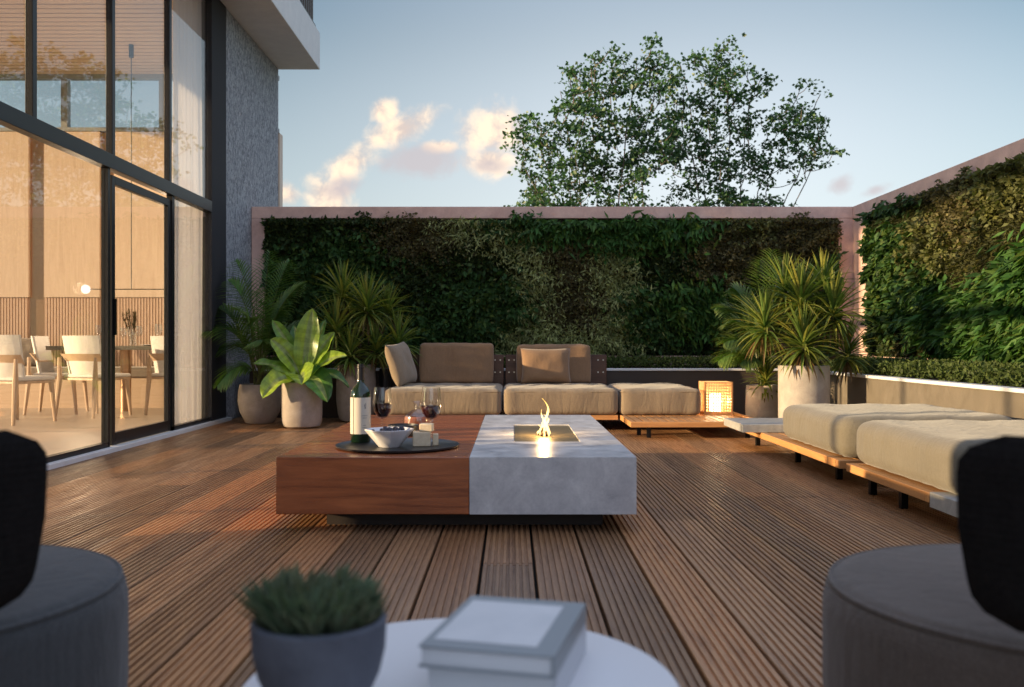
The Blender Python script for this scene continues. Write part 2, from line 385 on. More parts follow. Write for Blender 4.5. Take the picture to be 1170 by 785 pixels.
# far west side glazed, lets the evening sun through
wf = MB()
for k in range(8): wf.box((LX - .06, NY + .1 + k * 1.64, .018), (LX, NY + .16 + k * 1.64, ZC))
wf.box((LX - .06, NY, ZC - .08), (LX, FY, ZC)); part(wf, 'west_window_frame', M['black'])
part(MB().box((LX - .04, NY, .02), (LX - .03, FY, ZC - .08)), 'west_pane', M['glass'])
part(MB().box((LX, -14, 0), (WX - .001, NY, 5.6)), 'south_shade_mass', M['white'])  # unseen solid mass added to keep the sun off the foreground
part(MB().box((WX - .2, NY, 0), (WX - .003, 2.75, 4.729)), 'side_shade_wall', M['column'])  # unseen wall, its solid length set to shade the near deck
part(MB().box((WX - .2, 2.752, 0), (WX - .07, 3.70, 1.05)), 'low_shade_wall', M['column'])  # added out of view: shades the coffee table front, not the ottomans
# terrace side glazing
FT = .055
fr = MB(); yc = [2.78, 5.01, 6.26, 7.50, 8.75, 9.93]
for q in [3.76] + yc[1:-1]:
    part(MB().box((WX - .055, q - .028, 2.43), (WX, q + .028, 4.725)), 'mullion', M['black'], bevel=.003)
part(MB().box((WX - .07, 2.76, 2.31), (WX + .012, 9.92, 2.43)), 'transom', M['black'], bevel=.003)
part(MB().box((WX - .06, 2.76, 4.66), (WX - .003, 9.92, 4.728)), 'head_frame', M['black'])
part(MB().box((WX - .06, 2.76, .02), (WX - .004, 7.42, .075)), 'bottom_rail', M['black'])
part(MB().box((WX - .06, 8.80, .02), (WX - .004, 9.92, .075)), 'bottom_rail', M['black'])
part(MB().box((WX - .06, 7.40, .036), (WX - .004, 7.44, 2.31)), 'door_post', M['black'])
part(MB().box((WX - .06, 8.80, .036), (WX - .004, 8.86, 2.31)), 'door_post', M['black'])
part(MB().box((WX - .25, 9.92, 0), (WX + .008, 10.42, 4.728)), 'corner_post', mat('corner_post_black', (.02, .02, .023), .85))
for a, b2 in zip(yc[:-1], yc[1:]):
    part(MB().box((WX - .035, a + .028, 2.43), (WX - .028, b2 - .035, 4.66)), 'window_pane', M['glass'])
part(MB().box((WX - .035, 2.77, .075), (WX - .028, 7.40, 2.31)), 'window_pane', M['glass'])
part(MB().box((WX - .035, 8.86, .075), (WX - .028, 9.92, 2.31)), 'window_pane', M['glass'])
def door(y0, y1, dx):
    d = MB(); a, b2 = WX - .08 + dx, WX - .035 + dx
    d.box((a, y0, .04), (b2, y0 + .06, 2.27)); d.box((a, y1 - .06, .04), (b2, y1, 2.27))
    d.box((a, y0 + .06, 2.20), (b2, y1 - .06, 2.27)); d.box((a, y0 + .06, .04), (b2, y1 - .06, .14))
    o = part(d, 'sliding_door', M['black'], bevel=.003)
    MB().box((a + .02, y0 + .06, .14), (a + .027, y1 - .06, 2.20)).build('door_pane', M['glass'], o)
    MB().box((b2, y0 + .015, .95), (b2 + .02, y0 + .04, 1.25)).build('handle', M['blackleg'], o)
door(7.50, 8.79, .02)
# column
part(MB().box((WX - .5, 10.42, 0), (WX - .001, 12.78, 4.727)), 'column', M['column'])

# curtains
def curtain(y0, y1, z0, z1, x, label, gr):
    mb = MB(); n = 90; vs = []; th = .012
    for s in (0, 1):
        for zz in (z0, (z0 + z1) / 2, z1):
            for i in range(n):
                t = i / (n - 1); yv = y0 + (y1 - y0) * t
                xo = .035 * math.sin(t * 46 + .8 * math.sin(t * 9)) + .012 * math.sin(t * 120 + zz)
                vs.append((x + xo * (1 if zz < z1 else .8) - s * .004, yv, zz))
    fs = []
    for s in (0, 1):
        for r in range(2):
            for i in range(n - 1):
                a = s * 3 * n + r * n + i; q = (a, a + 1, a + n + 1, a + n); fs.append(q if s == 0 else q[::-1])
    mb.add(vs, fs); return tag(mb.build('curtain', M['curtain'], smooth=True), label, 'curtain', gr)
m = mat('sheer_curtain', (.74, .72, .74), .9, spec=.1); nt2, b = NT(m)
t = nt2.nodes.new('ShaderNodeBsdfTranslucent'); t.inputs[0].default_value = (.8, .78, .78, 1)
mx = nt2.nodes.new('ShaderNodeMixShader'); mx.inputs[0].default_value = .3; nt2.links.new(b.outputs[0], mx.inputs[1]); nt2.links.new(t.outputs[0], mx.inputs[2])
tp = nt2.nodes.new('ShaderNodeBsdfTransparent'); mx2 = nt2.nodes.new('ShaderNodeMixShader'); mx2.inputs[0].default_value = .35
nt2.links.new(mx.outputs[0], mx2.inputs[1]); nt2.links.new(tp.outputs[0], mx2.inputs[2]); nt2.links.new(mx2.outputs[0], nt2.nodes['Material Output'].inputs[0]); M['curtain'] = m
curtain(9.18, 9.91, .03, 4.62, WX - .13, 'tall pale sheer curtain gathered behind the glass beside the grey column', None)

# ------------------------------------------------------------ pink terrace walls
bw = thing('garden_wall', (0, BYW, 0), 'pink plastered terrace wall at the back framing the green wall', 'wall')
def wpart(mb, name, material, parent, **k):
    o = mb.build(name, material, parent, **k); o.matrix_parent_inverse = Matrix.Translation(-Vector(parent.location)); return o
wpart(MB().box((WX, BYW + .14, 0), (RX + .3, BYW + .34, 2.60)), 'wall', M['pink'], bw)
wpart(MB().box((WX + .002, BYW, 2.455), (RX + .0, BYW + .139, 2.602)), 'top_beam', M['pink'], bw, bevel=.006)
wpart(MB().box((WX + .002, BYW, 0), (WX + .165, BYW + .139, 2.453)), 'side_frame', M['pink'], bw, bevel=.006)
wpart(MB().box((4.11, BYW, 0), (RX, BYW + .139, 2.453)), 'side_frame', M['pink'], bw)
wpart(MB().box((WX + .167, BYW + .004, .60), (4.108, BYW + .139, .725)), 'lower_ledge', M['pink'], bw)
rw = thing('garden_wall', (RX, 6, 0), 'pink plastered terrace wall on the right running towards the camera', 'wall')
wpart(MB().box((RX + .14, -3, 0), (RX + .34, BYW + .138, 2.60)), 'wall', M['pink'], rw)
wpart(MB().box((RX, -3, 2.455), (RX + .139, BYW + .139, 2.604)), 'top_beam', M['pink'], rw, bevel=.006)
wpart(MB().box((RX, 10.99, 0), (RX + .139, BYW + .138, 2.453)), 'side_frame', M['pink'], rw)
wpart(MB().box((RX + .004, -3, .60), (RX + .139, 10.988, .725)), 'lower_ledge', M['pink'], rw)

# leaf fields -------------------------------------------------
def leaf_field(P, Nn, L, Wd, C, droop, spread=.7):
    """P base points, Nn outward normals, L length, Wd width, C colours -> folded 4 point leaves (2 quads of 3 -> 2 tris)."""
    n = len(P); d = np.stack([nr.normal(0, spread, n), nr.normal(0, spread, n), nr.normal(0, spread, n)], 1)
    d += Nn * 1.0; d[:, 2] -= droop; d /= np.linalg.norm(d, axis=1)[:, None]
    s = np.cross(d, Nn + nr.normal(0, .5, (n, 3))); s /= np.linalg.norm(s, axis=1)[:, None] + 1e-6
    nn = np.cross(s, d); L = L[:, None]; Wd = Wd[:, None]
    a = P; b_ = P + d * L * .45 + s * Wd * .5 + nn * Wd * .15; c = P + d * L; e = P + d * L * .45 - s * Wd * .5 + nn * Wd * .15
    V = np.stack([a, b_, c, e], 1).reshape(-1, 3); i = np.arange(n) * 4
    Fc = np.concatenate([np.stack([i, i + 1, i + 2], 1), np.stack([i, i + 2, i + 3], 1)])
    return V, Fc, np.concatenate([C, C * .92])
# species: (colour, length, width, droop, depth)
SP = {'dark': ((.034, .060, .020), .065, .036, .3, .10), 'fern': ((.046, .120, .026), .15, .038, 1.1, .17),
      'olive': ((.36, .39, .17), .085, .018, .6, .14), 'brown': ((.12, .105, .05), .045, .028, .3, .13),
      'ivy': ((.04, .095, .026), .095, .052, 1.0, .15), 'gold': ((.125, .135, .050), .055, .036, .3, .15), 'moss': ((.06, .065, .025), .05, .014, .5, .10)}
def green_wall(name, label, blobs, u0, u1, z0, z1, n, mapf, nrm, parts):
    """blobs: (u, z, ru, rz, species). One foliage part per species patch group."""
    t = thing('living_wall', mapf(np.array([(u0 + u1) / 2]), np.array([0.0]), np.array([0.0]))[0], label, 'living wall')
    U = nr.uniform(u0, u1, n); Z = z0 + (z1 - z0) * nr.uniform(0, 1, n)
    ku = nr.normal(0, .13, n); kz = nr.normal(0, .10, n)
    over = (np.sin(U * 3.7 + 1) + np.sin(U * 9.1) * .7 + np.sin(U * 23) * .5 > .75) & (nr.uniform(0, 1, n) < .018); Z[over] = z1 + nr.uniform(-.02, .09, over.sum())
    wob = .13 * np.sin(U * 5.1 + Z * 3.3) + .1 * np.sin(Z * 8.3 - U * 4.1)
    best = np.full(n, 1e9); sp = np.zeros(n, int); names = list(SP)
    for bu, bz, ru, rz_, s in blobs:
        d = np.sqrt(((U + ku - bu) / ru) ** 2 + ((Z + kz - bz) / rz_) ** 2) + wob
        d = d + nr.uniform(-.20, .20, n); k = d < best; best[k] = d[k]; sp[k] = names.index(s)
    # lumps
    lump = .5 + .5 * np.sin(U * 9 + 2.1 * np.sin(Z * 7)) * np.sin(Z * 11 + 1.7 * np.sin(U * 6))
    for si, s in enumerate(names):
        k = sp == si
        if not k.any(): continue
        c, L, Wd, dr, dep = SP[s]; m_ = k.sum()
        keep = nr.uniform(0, 1, m_) < min(1.0, (.045 / L) * 1.15 + .1)
        u_, z_, lu = U[k][keep], Z[k][keep], lump[k][keep]; m_ = len(u_)
        depth = nr.uniform(.0, 1, m_) ** .6 * dep * (.25 + 1.35 * lu); depth[z_ > z1 - .03] = nr.uniform(.12, .17, (z_ > z1 - .03).sum())
        P = mapf(u_, z_, depth)
        hue = nr.uniform(.6, 1.45, m_)[:, None]; yel = nr.uniform(0, 1, m_)[:, None] ** 4
        C = np.array(c)[None] * hue + yel * np.array([.06, .05, .0])
        V, Fc, Cc = leaf_field(P, np.tile(nrm, (m_, 1)), L * nr.uniform(.6, 1.3, m_), Wd * nr.uniform(.7, 1.3, m_), C, dr)
        V = V - np.array(t.location)
        npmesh('foliage', V, Fc, Cc, M['leaf_matte'], t)
        if s == 'fern': pass
    return t
# back wall (u = X)
def bX(px): return PX(px, BYW)
def bZ(py): return PZ(py, BYW)
B = [(330, 270, .5, .3, 'dark'), (345, 320, .5, .35, 'ivy'), (400, 300, .45, .3, 'ivy'), (460, 275, .55, .28, 'brown'), (420, 262, .3, .15, 'dark'),
     (350, 400, .6, .4, 'dark'), (480, 330, .5, .4, 'dark'), (560, 300, .35, .3, 'dark'), (540, 350, .6, .35, 'ivy'), (500, 380, .5, .25, 'ivy'),
     (530, 262, .35, .13, 'olive'), (575, 280, .3, .2, 'olive'), (615, 320, .26, .35, 'olive'), (600, 385, .35, .25, 'olive'), (640, 390, .35, .2, 'olive'),
     (650, 300, .4, .35, 'brown'), (655, 350, .33, .35, 'brown'), (700, 310, .3, .3, 'olive'), (708, 375, .3, .32, 'olive'), (585, 252, .3, .12, 'ivy'),
     (640, 256, .5, .16, 'fern'), (720, 262, .7, .2, 'fern'), (765, 258, .4, .16, 'fern'), (760, 300, .4, .3, 'dark'), (740, 365, .45, .25, 'ivy'), (800, 355, .5, .22, 'fern'),
     (840, 290, .6, .35, 'brown'), (920, 280, .6, .35, 'brown'), (860, 262, .3, .12, 'gold'), (900, 350, .5, .4, 'dark'), (790, 400, .6, .2, 'dark'), (830, 398, .25, .12, 'brown'), (950, 340, .3, .5, 'ivy')]
B = [(bX(a), bZ(q), c, d, s) for a, q, c, d, s in B]
mp = lambda u, z, d: np.stack([u, BYW + .11 - d, z], 1)
lw = green_wall('living_wall', 'dark mixed living wall of ferns and ivy on the back wall behind the sofa', B, WX + .17, 4.12, .75, 2.44, 105000, mp, np.array([0, -1.0, 0]), None)
wpart(MB().box((WX + .168, BYW + .08, .727), (4.108, BYW + .138, 2.453)), 'backing', M['soil'], lw)
# right wall (u = Y)
def rY(px, X=RX): return X * F / (px - 585)
def rZ(px, py): return PZ(py, rY(px))
Rb = [(1000, 300, .5, .5, 'ivy'), (1010, 260, .5, .2, 'moss'), (1030, 340, .5, .3, 'ivy'), (1000, 385, .6, .2, 'dark'), (1060, 285, .45, .22, 'gold'), (1050, 245, .4, .15, 'moss'),
      (1100, 225, .35, .22, 'brown'), (1130, 215, .3, .25, 'gold'), (1160, 200, .25, .2, 'gold'), (1090, 300, .35, .35, 'moss'), (1120, 300, .3, .35, 'moss'), (1085, 260, .3, .2, 'brown'), (1150, 260, .25, .3, 'moss'),
      (1160, 330, .22, .3, 'fern'), (1165, 380, .25, .2, 'fern'), (1110, 370, .3, .22, 'fern'), (1080, 365, .35, .25, 'fern'), (1060, 345, .35, .15, 'fern'), (1050, 395, .4, .12, 'brown'), (1130, 345, .25, .15, 'fern')]
Rb = [(rY(a), rZ(a, q), c * 1.6, d, s) for a, q, c, d, s in Rb] + [(6.3, 1.2, .7, .6, 'fern'), (5.4, 1.9, .7, .5, 'brown'), (6.3, 2.1, .5, .4, 'gold'), (4.5, 1.2, .8, .6, 'ivy')]
mp2 = lambda u, z, d: np.stack([RX + .11 - d, u, z], 1)
lw2 = green_wall('living_wall', 'sunlit living wall of bright ferns and golden creeper on the right wall', Rb, 4.6, 10.98, .75, 2.44, 105000, mp2, np.array([-1.0, 0, 0]), None)
wpart(MB().box((RX + .08, 4.4, .727), (RX + .138, 10.98, 2.453)), 'backing', M['soil'], lw2)

# planters and hedges
PB, PR, HP = 10.78, 3.32, .585
pl = thing('raised_planter', (0, PB, 0), 'low dark raised planter with white edge behind the sofa', 'planter')
wpart(MB().box((WX + .17, PB, 0), (PR + .02, PB + .1, HP - .03)), 'planter_wall', stone('dark_planter', (.05, .035, .028), (.08, .058, .045), .7, 6, .001), pl)
wpart(MB().box((WX + .17, PB - .015, HP - .028), (PR + .0, PB + .09, HP)), 'capping', M['cap'], pl, bevel=.004)
wpart(MB().box((WX + .17, PB + .102, .3), (RX - .01, BYW - .002, HP - .04)), 'soil', M['soil'], pl)
pr_ = thing('raised_planter', (PR, 6, 0), 'low cream raised planter with white edge along the right wall', 'planter')
wpart(MB().box((PR, 1.0, 0), (PR + .1, PB - .02, HP - .03)), 'planter_wall', M['planter'], pr_)
wpart(MB().box((PR - .015, 1.0, HP - .028), (PR + .09, PB - .018, HP)), 'capping', M['cap'], pr_, bevel=.004)
wpart(MB().box((PR + .102, 1.0, .3), (RX - .01, PB + .09, HP - .038)), 'soil', M['soil'], pr_)
def hedge(x0, x1, y0, y1, n, label, zt=.70):
    P = np.stack([nr.uniform(x0, x1, n), nr.uniform(y0, y1, n), .56 + (zt - .56) * nr.uniform(0, 1, n) ** .5], 1)
    P[:, 2] += .015 * np.sin(P[:, 0] * 9) * np.sin(P[:, 1] * 8)
    hue = nr.uniform(.6, 1.5, n)[:, None]; C = np.array([.075, .105, .028])[None] * hue
    nn = nr.normal(0, .6, (n, 3)); nn[:, 2] += 1; nn /= np.linalg.norm(nn, axis=1)[:, None]
    V, Fc, Cc = leaf_field(P, nn, nr.uniform(.025, .05, n), nr.uniform(.018, .03, n), C, -.2)
    tag(npmesh('hedge', V, Fc, Cc, M['leaf_matte']), label, 'hedge')
hedge(WX + .2, PR + .1, PB + .1, BYW - .03, 16000, 'low clipped hedge filling the back planter below the green wall')
hedge(PR + .11, RX - .03, 4.5, BYW - .05, 26000, 'low clipped light green hedge filling the right planter')

# ------------------------------------------------------------ soft goods
def cushion(name, w, d, h, r, material, parent=None, n=22, puff=.008, wr=.005, seed=0, piping=None, pmat=None):
    """rounded box centred in x,y with its bottom at z=0"""
    def ax(half):
        t = np.linspace(-1, 1, n); return half * np.sign(t) * (1 - (1 - np.abs(t)) ** 1.5)
    hx, hy, hz = w / 2, d / 2, h / 2; A, Bq, Cq = ax(hx), ax(hy), ax(hz); V = {}; vs = []; fs = []
    def vid(p):
        k = tuple(round(q, 5) for q in p)
        if k not in V: V[k] = len(vs); vs.append(p)
        return V[k]
    for sgn in (-1, 1):
        for i in range(n - 1):
            for j in range(n - 1):
                for pl_, (a, b_) in (('x', (Bq, Cq)), ('y', (A, Cq)), ('z', (A, Bq))):
                    q = []
                    for (u_, v_) in ((i, j), (i + 1, j), (i + 1, j + 1), (i, j + 1)):
                        q.append({'x': (sgn * hx, a[u_], b_[v_]), 'y': (a[u_], sgn * hy, b_[v_]), 'z': (a[u_], b_[v_], sgn * hz)}[pl_])
                    ids = [vid(p) for p in q]
                    flip = (sgn < 0) != (pl_ == 'y')
                    fs.append(tuple(ids[::-1] if flip else ids))
    out = []
    ph = seed * 1.7
    for p in vs:
        i = (max(-hx + r, min(hx - r, p[0])), max(-hy + r, min(hy - r, p[1])), max(-hz + r, min(hz - r, p[2])))
        dv = Vector([a - b_ for a, b_ in zip(p, i)])
        if dv.length > 1e-6: dn = dv.normalized(); q = Vector(i) + dn * r
        else: dn = Vector((0, 0, 0)); q = Vector(p)
        nx, ny, nz = p[0] / hx, p[1] / hy, p[2] / hz
        if abs(nz) > .99: q.z += math.copysign(puff * (1 - nx ** 4) * (1 - ny ** 4), nz) if nz > 0 else 0
        if abs(nx) > .99: q.x += math.copysign(puff * .8 * (1 - nz ** 2) * (1 - ny ** 4), nx)
        if abs(ny) > .99: q.y += math.copysign(puff * .8 * (1 - nz ** 2) * (1 - nx ** 4), ny)
        wv = wr * (math.sin(q.x * 17 + ph + 2 * math.sin(q.y * 6)) * math.sin(q.z * 7 + 1) + .7 * math.sin(q.y * 23 + q.x * 9 + ph) * math.cos(q.z * 9) + .5 * math.sin((q.x + q.y) * 41 + ph * 3))
        q += dn * wv; q.z += hz; out.append(q)
    mb = MB(); mb.add(out, fs); o = mb.build(name, material, parent, smooth=True)
    if piping:
        for zz in piping:
            rr = r * .95; pts = []
            ex, ey = hx - rr * (.12), hy - rr * .12
            k = rr * .9
            for (cx, cy, a0) in ((ex - k, ey - k, 0), (-ex + k, ey - k, 90), (-ex + k, -ey + k, 180), (ex - k, -ey + k, 270)):
                for s in range(7):
                    a = R(a0 + s * 15); pts.append((cx + k * math.cos(a), cy + k * math.sin(a), zz))
            pts.append(pts[0]); MB().tube(pts, .006, 6).build('piping', pmat or material, o, smooth=True)
    return o
def pillow(name, w, h, t, material, parent=None, seed=0):
    """throw pillow standing in the XZ plane, bottom at z=0, thickness along y"""
    n = 20; vs = []; fs = []
    for s in (-1, 1):
        for i in range(n + 1):
            for j in range(n + 1):
                u_, v_ = i / n * 2 - 1, j / n * 2 - 1
                pin = 1 - .07 * (1 - abs(u_) ** 2) * abs(v_) ** 6; pin2 = 1 - .07 * (1 - abs(v_) ** 2) * abs(u_) ** 6
                th = t / 2 * max(0, (1 - u_ ** 4) * (1 - v_ ** 4)) ** .6
                th += .006 * math.sin(u_ * 7 + seed) * math.sin(v_ * 5 + seed * 2) * (1 - u_ ** 2) * (1 - v_ ** 2)
                vs.append((u_ * w / 2 * pin2, s * th, h / 2 + v_ * h / 2 * pin))
    m_ = (n + 1) ** 2
    for s in (0, 1):
        for i in range(n):
            for j in range(n):
                a = s * m_ + i * (n + 1) + j; q = (a, a + n + 1, a + n + 2, a + 1); fs.append(q if s == 0 else q[::-1])
    o = MB().add(vs, fs).build(name, material, parent, smooth=True)
    bm = bmesh.new(); bm.from_mesh(o.data); bmesh.ops.remove_doubles(bm, verts=bm.verts, dist=1e-5); bm.to_mesh(o.data); bm.free()
    return o

# ------------------------------------------------------------ coffee table with fire
TF, TB, TX0, TX1, TXM, TZ, TBZ = 4.24, 6.76, -1.10, .58, -.20, .35, .084
ct = thing('coffee_table', ((TX0 + TX1) / 2, (TF + TB) / 2, 0), 'large low coffee table, half polished walnut and half pale stone, with a fire tray', 'table')
wpart(MB().box((TX0, TF, TBZ), (TXM, TB, TZ)), 'wooden_block', M['walnut'], ct, bevel=.004)
# stone half with a real recess
FX0, FX1, FY0, FY1 = .01, .37, 4.92, 5.96
sb = MB(); z0, z1, zr = TBZ, TZ, TZ - .018
xs = [TXM + .002, FX0, FX1, TX1]; ysl = [TF, FY0, FY1, TB]
vs = [(a, b_, z1) for b_ in ysl for a in xs]
fs = [(j * 4 + i, j * 4 + i + 1, (j + 1) * 4 + i + 1, (j + 1) * 4 + i) for j in range(3) for i in range(3) if not (i == 1 and j == 1)]
o_ = len(vs); vs += [(FX0, FY0, zr), (FX1, FY0, zr), (FX1, FY1, zr), (FX0, FY1, zr)]
fs += [(5, o_, o_ + 1, 6), (6, o_ + 1, o_ + 2, 10), (10, o_ + 2, o_ + 3, 9), (9, o_ + 3, o_, 5), (o_ + 3, o_ + 2, o_ + 1, o_)[::-1]]
q = len(vs); vs += [(xs[0], TF, z0), (xs[3], TF, z0), (xs[3], TB, z0), (xs[0], TB, z0)]
fs += [(0, q, q + 1, 1), (1, q + 1, 2)[:3], (2, q + 1, 3), (3, q + 1, q + 2, 15), (15, q + 2, q + 3, 12), (12, q + 3, q, 0), (q, q + 3, q + 2, q + 1)]
fs = [f for f in fs if f not in ((0, q, q + 1, 1), (1, q + 1, 2), (2, q + 1, 3))] + [(0, q, q + 1, 3, 2, 1)]
fs = [f for f in fs if f != (3, q + 1, q + 2, 15) and f != (15, q + 2, q + 3, 12) and f != (12, q + 3, q, 0)] + [(3, q + 1, q + 2, 15, 11, 7), (15, q + 2, q + 3, 12, 13, 14), (12, q + 3, q, 0, 4, 8)]
wpart(MB().add(vs, fs), 'stone_block', M['stone_top'], ct)
wpart(MB().box((TX0 + .20, TF + .18, .0), (TX1 - .14, TB - .18, TBZ)), 'plinth', mat('plinth', (.03, .02, .015), .6), ct)
tray_m = mat('brass_fire_tray', (.36, .29, .17), .32, .75)
wpart(MB().box((FX0 + .006, FY0 + .006, zr + .001), (FX1 - .006, FY1 - .006, zr + .012)), 'fire_tray', tray_m, ct)

# flame: curling tongues
flx, fly, flz = .185, 5.30, zr + .012
fl = thing('fire', (flx, fly, flz), 'small curling yellow flame rising from the fire tray in the stone table', 'flame')
def flame_mat():
    m = bpy.data.materials.new('flame'); m.use_nodes = True; nt = m.node_tree; nt.nodes.clear()
    lwt = N(nt, 'ShaderNodeLayerWeight', Blend=.35); tc = nt.nodes.new('ShaderNodeTexCoord'); sp = nt.nodes.new('ShaderNodeSeparateXYZ'); nt.links.new(tc.outputs['Object'], sp.inputs[0])
    nz = noise(nt, objco(nt, (1, 1, .5)), 40, 3)
    c = RAMP(nt, MATH(nt, 'MULTIPLY', sp.outputs[2], 4.0), [(.0, (1, .62, .22)), (.35, (1, .74, .30)), (.8, (1, .60, .12))])
    e = N(nt, 'ShaderNodeEmission', Strength=1.5); nt.links.new(c, e.inputs[0]); t = nt.nodes.new('ShaderNodeBsdfTransparent')
    f = MATH(nt, 'MULTIPLY', MATH(nt, 'SUBTRACT', 1.0, lwt.outputs['Facing']), MR(nt, nz, .35, .6, .25, 1.0), clamp=True)
    mx = nt.nodes.new('ShaderNodeMixShader'); nt.links.new(f, mx.inputs[0]); nt.links.new(t.outputs[0], mx.inputs[1]); nt.links.new(e.outputs[0], mx.inputs[2])
    o = nt.nodes.new('ShaderNodeOutputMaterial'); nt.links.new(mx.outputs[0], o.inputs[0]); return m
FM = flame_mat()
def tongue(x, y, hgt, r, ph, tw, amp):
    pts = []; rr = []
    for i in range(22):
        t = i / 21; a = ph + tw * t
        pts.append((x + amp * t ** .8 * math.cos(a), y + amp * t * math.sin(a), hgt * t)); rr.append(max(.0008, r * (math.sin(math.pi * min(1, t * .93 + .07)) ** .8) * (1 - .55 * t) * (1 + .25 * math.sin(t * 17 + ph))))
    MB().tube(pts, rr, 8).build('flame_tongue', FM, fl, smooth=True)
for a in [(0, 0, .215, .011, 2.6, 5.5, .035), (.012, .0, .15, .010, .2, -4, .03), (-.012, .01, .11, .010, 3, 4, .03), (.025, -.02, .085, .010, .5, 3, .02), (-.02, -.02, .07, .008, 3.4, -4, .018), (.004, -.05, .06, .006, 1, 4, .01), (.005, .03, .12, .009, 2, 6, .03), (.03, .01, .10, .010, .0, 5, .02), (-.03, .02, .06, .009, 3, 5, .02), (.0, -.015, .09, .013, 1.5, -3, .012)]:
    tongue(*a)
for k in range(6):
    a = k * 1.05; MB().tube([(.03 * math.cos(a) - .0, .05 * math.sin(a), .004), (.012 * math.cos(a + 2), .02 * math.sin(a + 2), .045)], [.009, .006], 7).build('fire_log', M.setdefault('log', mat('charred_log', (.06, .03, .015), .9)), fl, smooth=True)
pd = bpy.data.lights.new('fire_light', 'POINT'); pd.energy = 7; pd.color = (1, .62, .25); pd.shadow_soft_size = .01; pd.specular_factor = .15
po = bpy.data.objects.new('fire_light', pd); COL.objects.link(po); po.location = (0, -.01, .10); po.parent = fl

# ------------------------------------------------------------ on the table
TRZ = .365; TX, TY = -.585, 4.665
tr_ = MB().lathe([(.0, 0), (.30, 0), (.313, .006), (.315, .0145), (.308, .015), (.303, .012), (.0, .012)], n=72).build('serving_tray', mat('black_tray', (.015, .016, .018), .35), smooth=True, loc=(TX, TY, TZ + .001))
tag(tr_, 'round black serving tray on the wooden half of the coffee table', 'tray')
TRZ = TZ + .0135
def bottle():
    X, Y = PX(412, 4.78), 4.78; s = 1.0; t = thing('wine_bottle', (X, Y, TRZ), 'dark green wine bottle with cream label on the black tray', 'bottle')
    zt = PZ(417, Y) - TRZ; r = .052
    prof = [(0, .003), (r * .9, 0), (r, .006), (r, .60 * zt), (r * .96, .645 * zt), (r * .75, .70 * zt), (r * .42, .745 * zt), (r * .34, .78 * zt), (r * .32, .95 * zt), (r * .36, .955 * zt), (r * .36, .975 * zt), (r * .33, .978 * zt), (r * .33, zt), (0, zt)]
    g_ = mat('bottle_glass', (.008, .022, .010), .06); g_.node_tree.nodes['Principled BSDF'].inputs['Coat Weight'].default_value = .6
    MB().lathe(prof, n=48).build('bottle_body', g_, t, smooth=True)
    # label wraps the front, with a small printed mark
    lm = mat('label_paper', (.62, .56, .47), .7); lb = MB(); vs = []; n = 40
    for i in range(n + 1):
        a = R(-190 + 205 * i / n); vs += [((r + .0012) * math.cos(a), (r + .0012) * math.sin(a), .045), ((r + .0012) * math.cos(a), (r + .0012) * math.sin(a), .235)]
    lab = lb.add(vs, [(2 * i, 2 * i + 2, 2 * i + 3, 2 * i + 1) for i in range(n)]).build('paper_label', lm, t, smooth=True)
    mk = MB(); rr = r + .0022
    def patch(a0, a1, z0, z1, k=5):
        vs = []
        for i in range(k + 1):
            a = R(a0 + (a1 - a0) * i / k); vs += [(rr * math.cos(a), rr * math.sin(a), z0), (rr * math.cos(a), rr * math.sin(a), z1)]
        mk.add(vs, [(2 * i, 2 * i + 2, 2 * i + 3, 2 * i + 1) for i in range(k)])
    patch(-126.5, -122, .045, .235)
    mk.build('label_edge', mat('label_edge', (.10, .07, .04), .6), t)
    mk2 = mk; mk = MB()
    for (a0, a1, z0, z1) in ((-58, -50, .178, .184), (-60, -57, .186, .200), (-53, -50, .186, .206), (-75, -40, .140, .142), (-70, -45, .128, .130), (-68, -48, .090, .092), (-72, -44, .078, .080)):
        vs = []
        for i in range(6):
            a = R(a0 + (a1 - a0) * i / 5); vs += [(rr * math.cos(a), rr * math.sin(a), z0), (rr * math.cos(a), rr * math.sin(a), z1)]
        mk.add(vs, [(2 * i, 2 * i + 2, 2 * i + 3, 2 * i + 1) for i in range(5)]); mk.build('label_print', M.setdefault('ink', mat('label_ink', (.16, .15, .16), .6)), t); mk = MB()
    MB().lathe([(r * .345, .80 * zt), (r * .345, .948 * zt), (r * .385, .952 * zt), (r * .385, .977 * zt), (r * .35, .981 * zt), (r * .35, 1.004 * zt), (0, 1.005 * zt)], n=32).build('foil_capsule', mat('foil', (.015, .012, .012), .35), t, smooth=True)
bottle()
def wine_glass(X, Y, zbase, ztop, r, wl, label):
    t = thing('wine_glass', (X, Y, zbase), label, 'wine glass', 'wine glasses on the tray')
    h = ztop - zbase; b0 = .40 * h
    bowl = [(.004, b0), (.55 * r, b0 + .05 * h), (.86 * r, b0 + .14 * h), (r, b0 + .26 * h), (.98 * r, b0 + .38 * h), (.84 * r, h)]
    inner = [(a - .0025, z_) for a, z_ in bowl[::-1]]
    MB().lathe([(0, .002), (.6 * r, .001), (.62 * r, .004), (.2 * r, .010), (.0045, .03), (.004, b0 - .002), (.004, b0)], n=36).build('stem', M['clear'], t, smooth=True)
    MB().lathe(bowl + inner, n=44).build('bowl', M['clear'], t, smooth=True)
    pr = [(0, b0 + .008)]; 
    for a, z_ in bowl[1:]:
        if z_ < b0 + wl * h: pr.append((a - .004, z_))
    top = b0 + wl * h; pr += [(.985 * r - .004, top), (0, top + .0005)]
    wm = bpy.data.materials.get('red_wine') or mat('red_wine', (.035, .004, .006), .05)
    MB().lathe(pr, n=44).build('wine', wm, t, smooth=True)
wine_glass(PX(437, 4.86), 4.86, TRZ, PZ(443, 4.86), .052, .30, 'wine glass of red wine beside the bottle on the black tray')
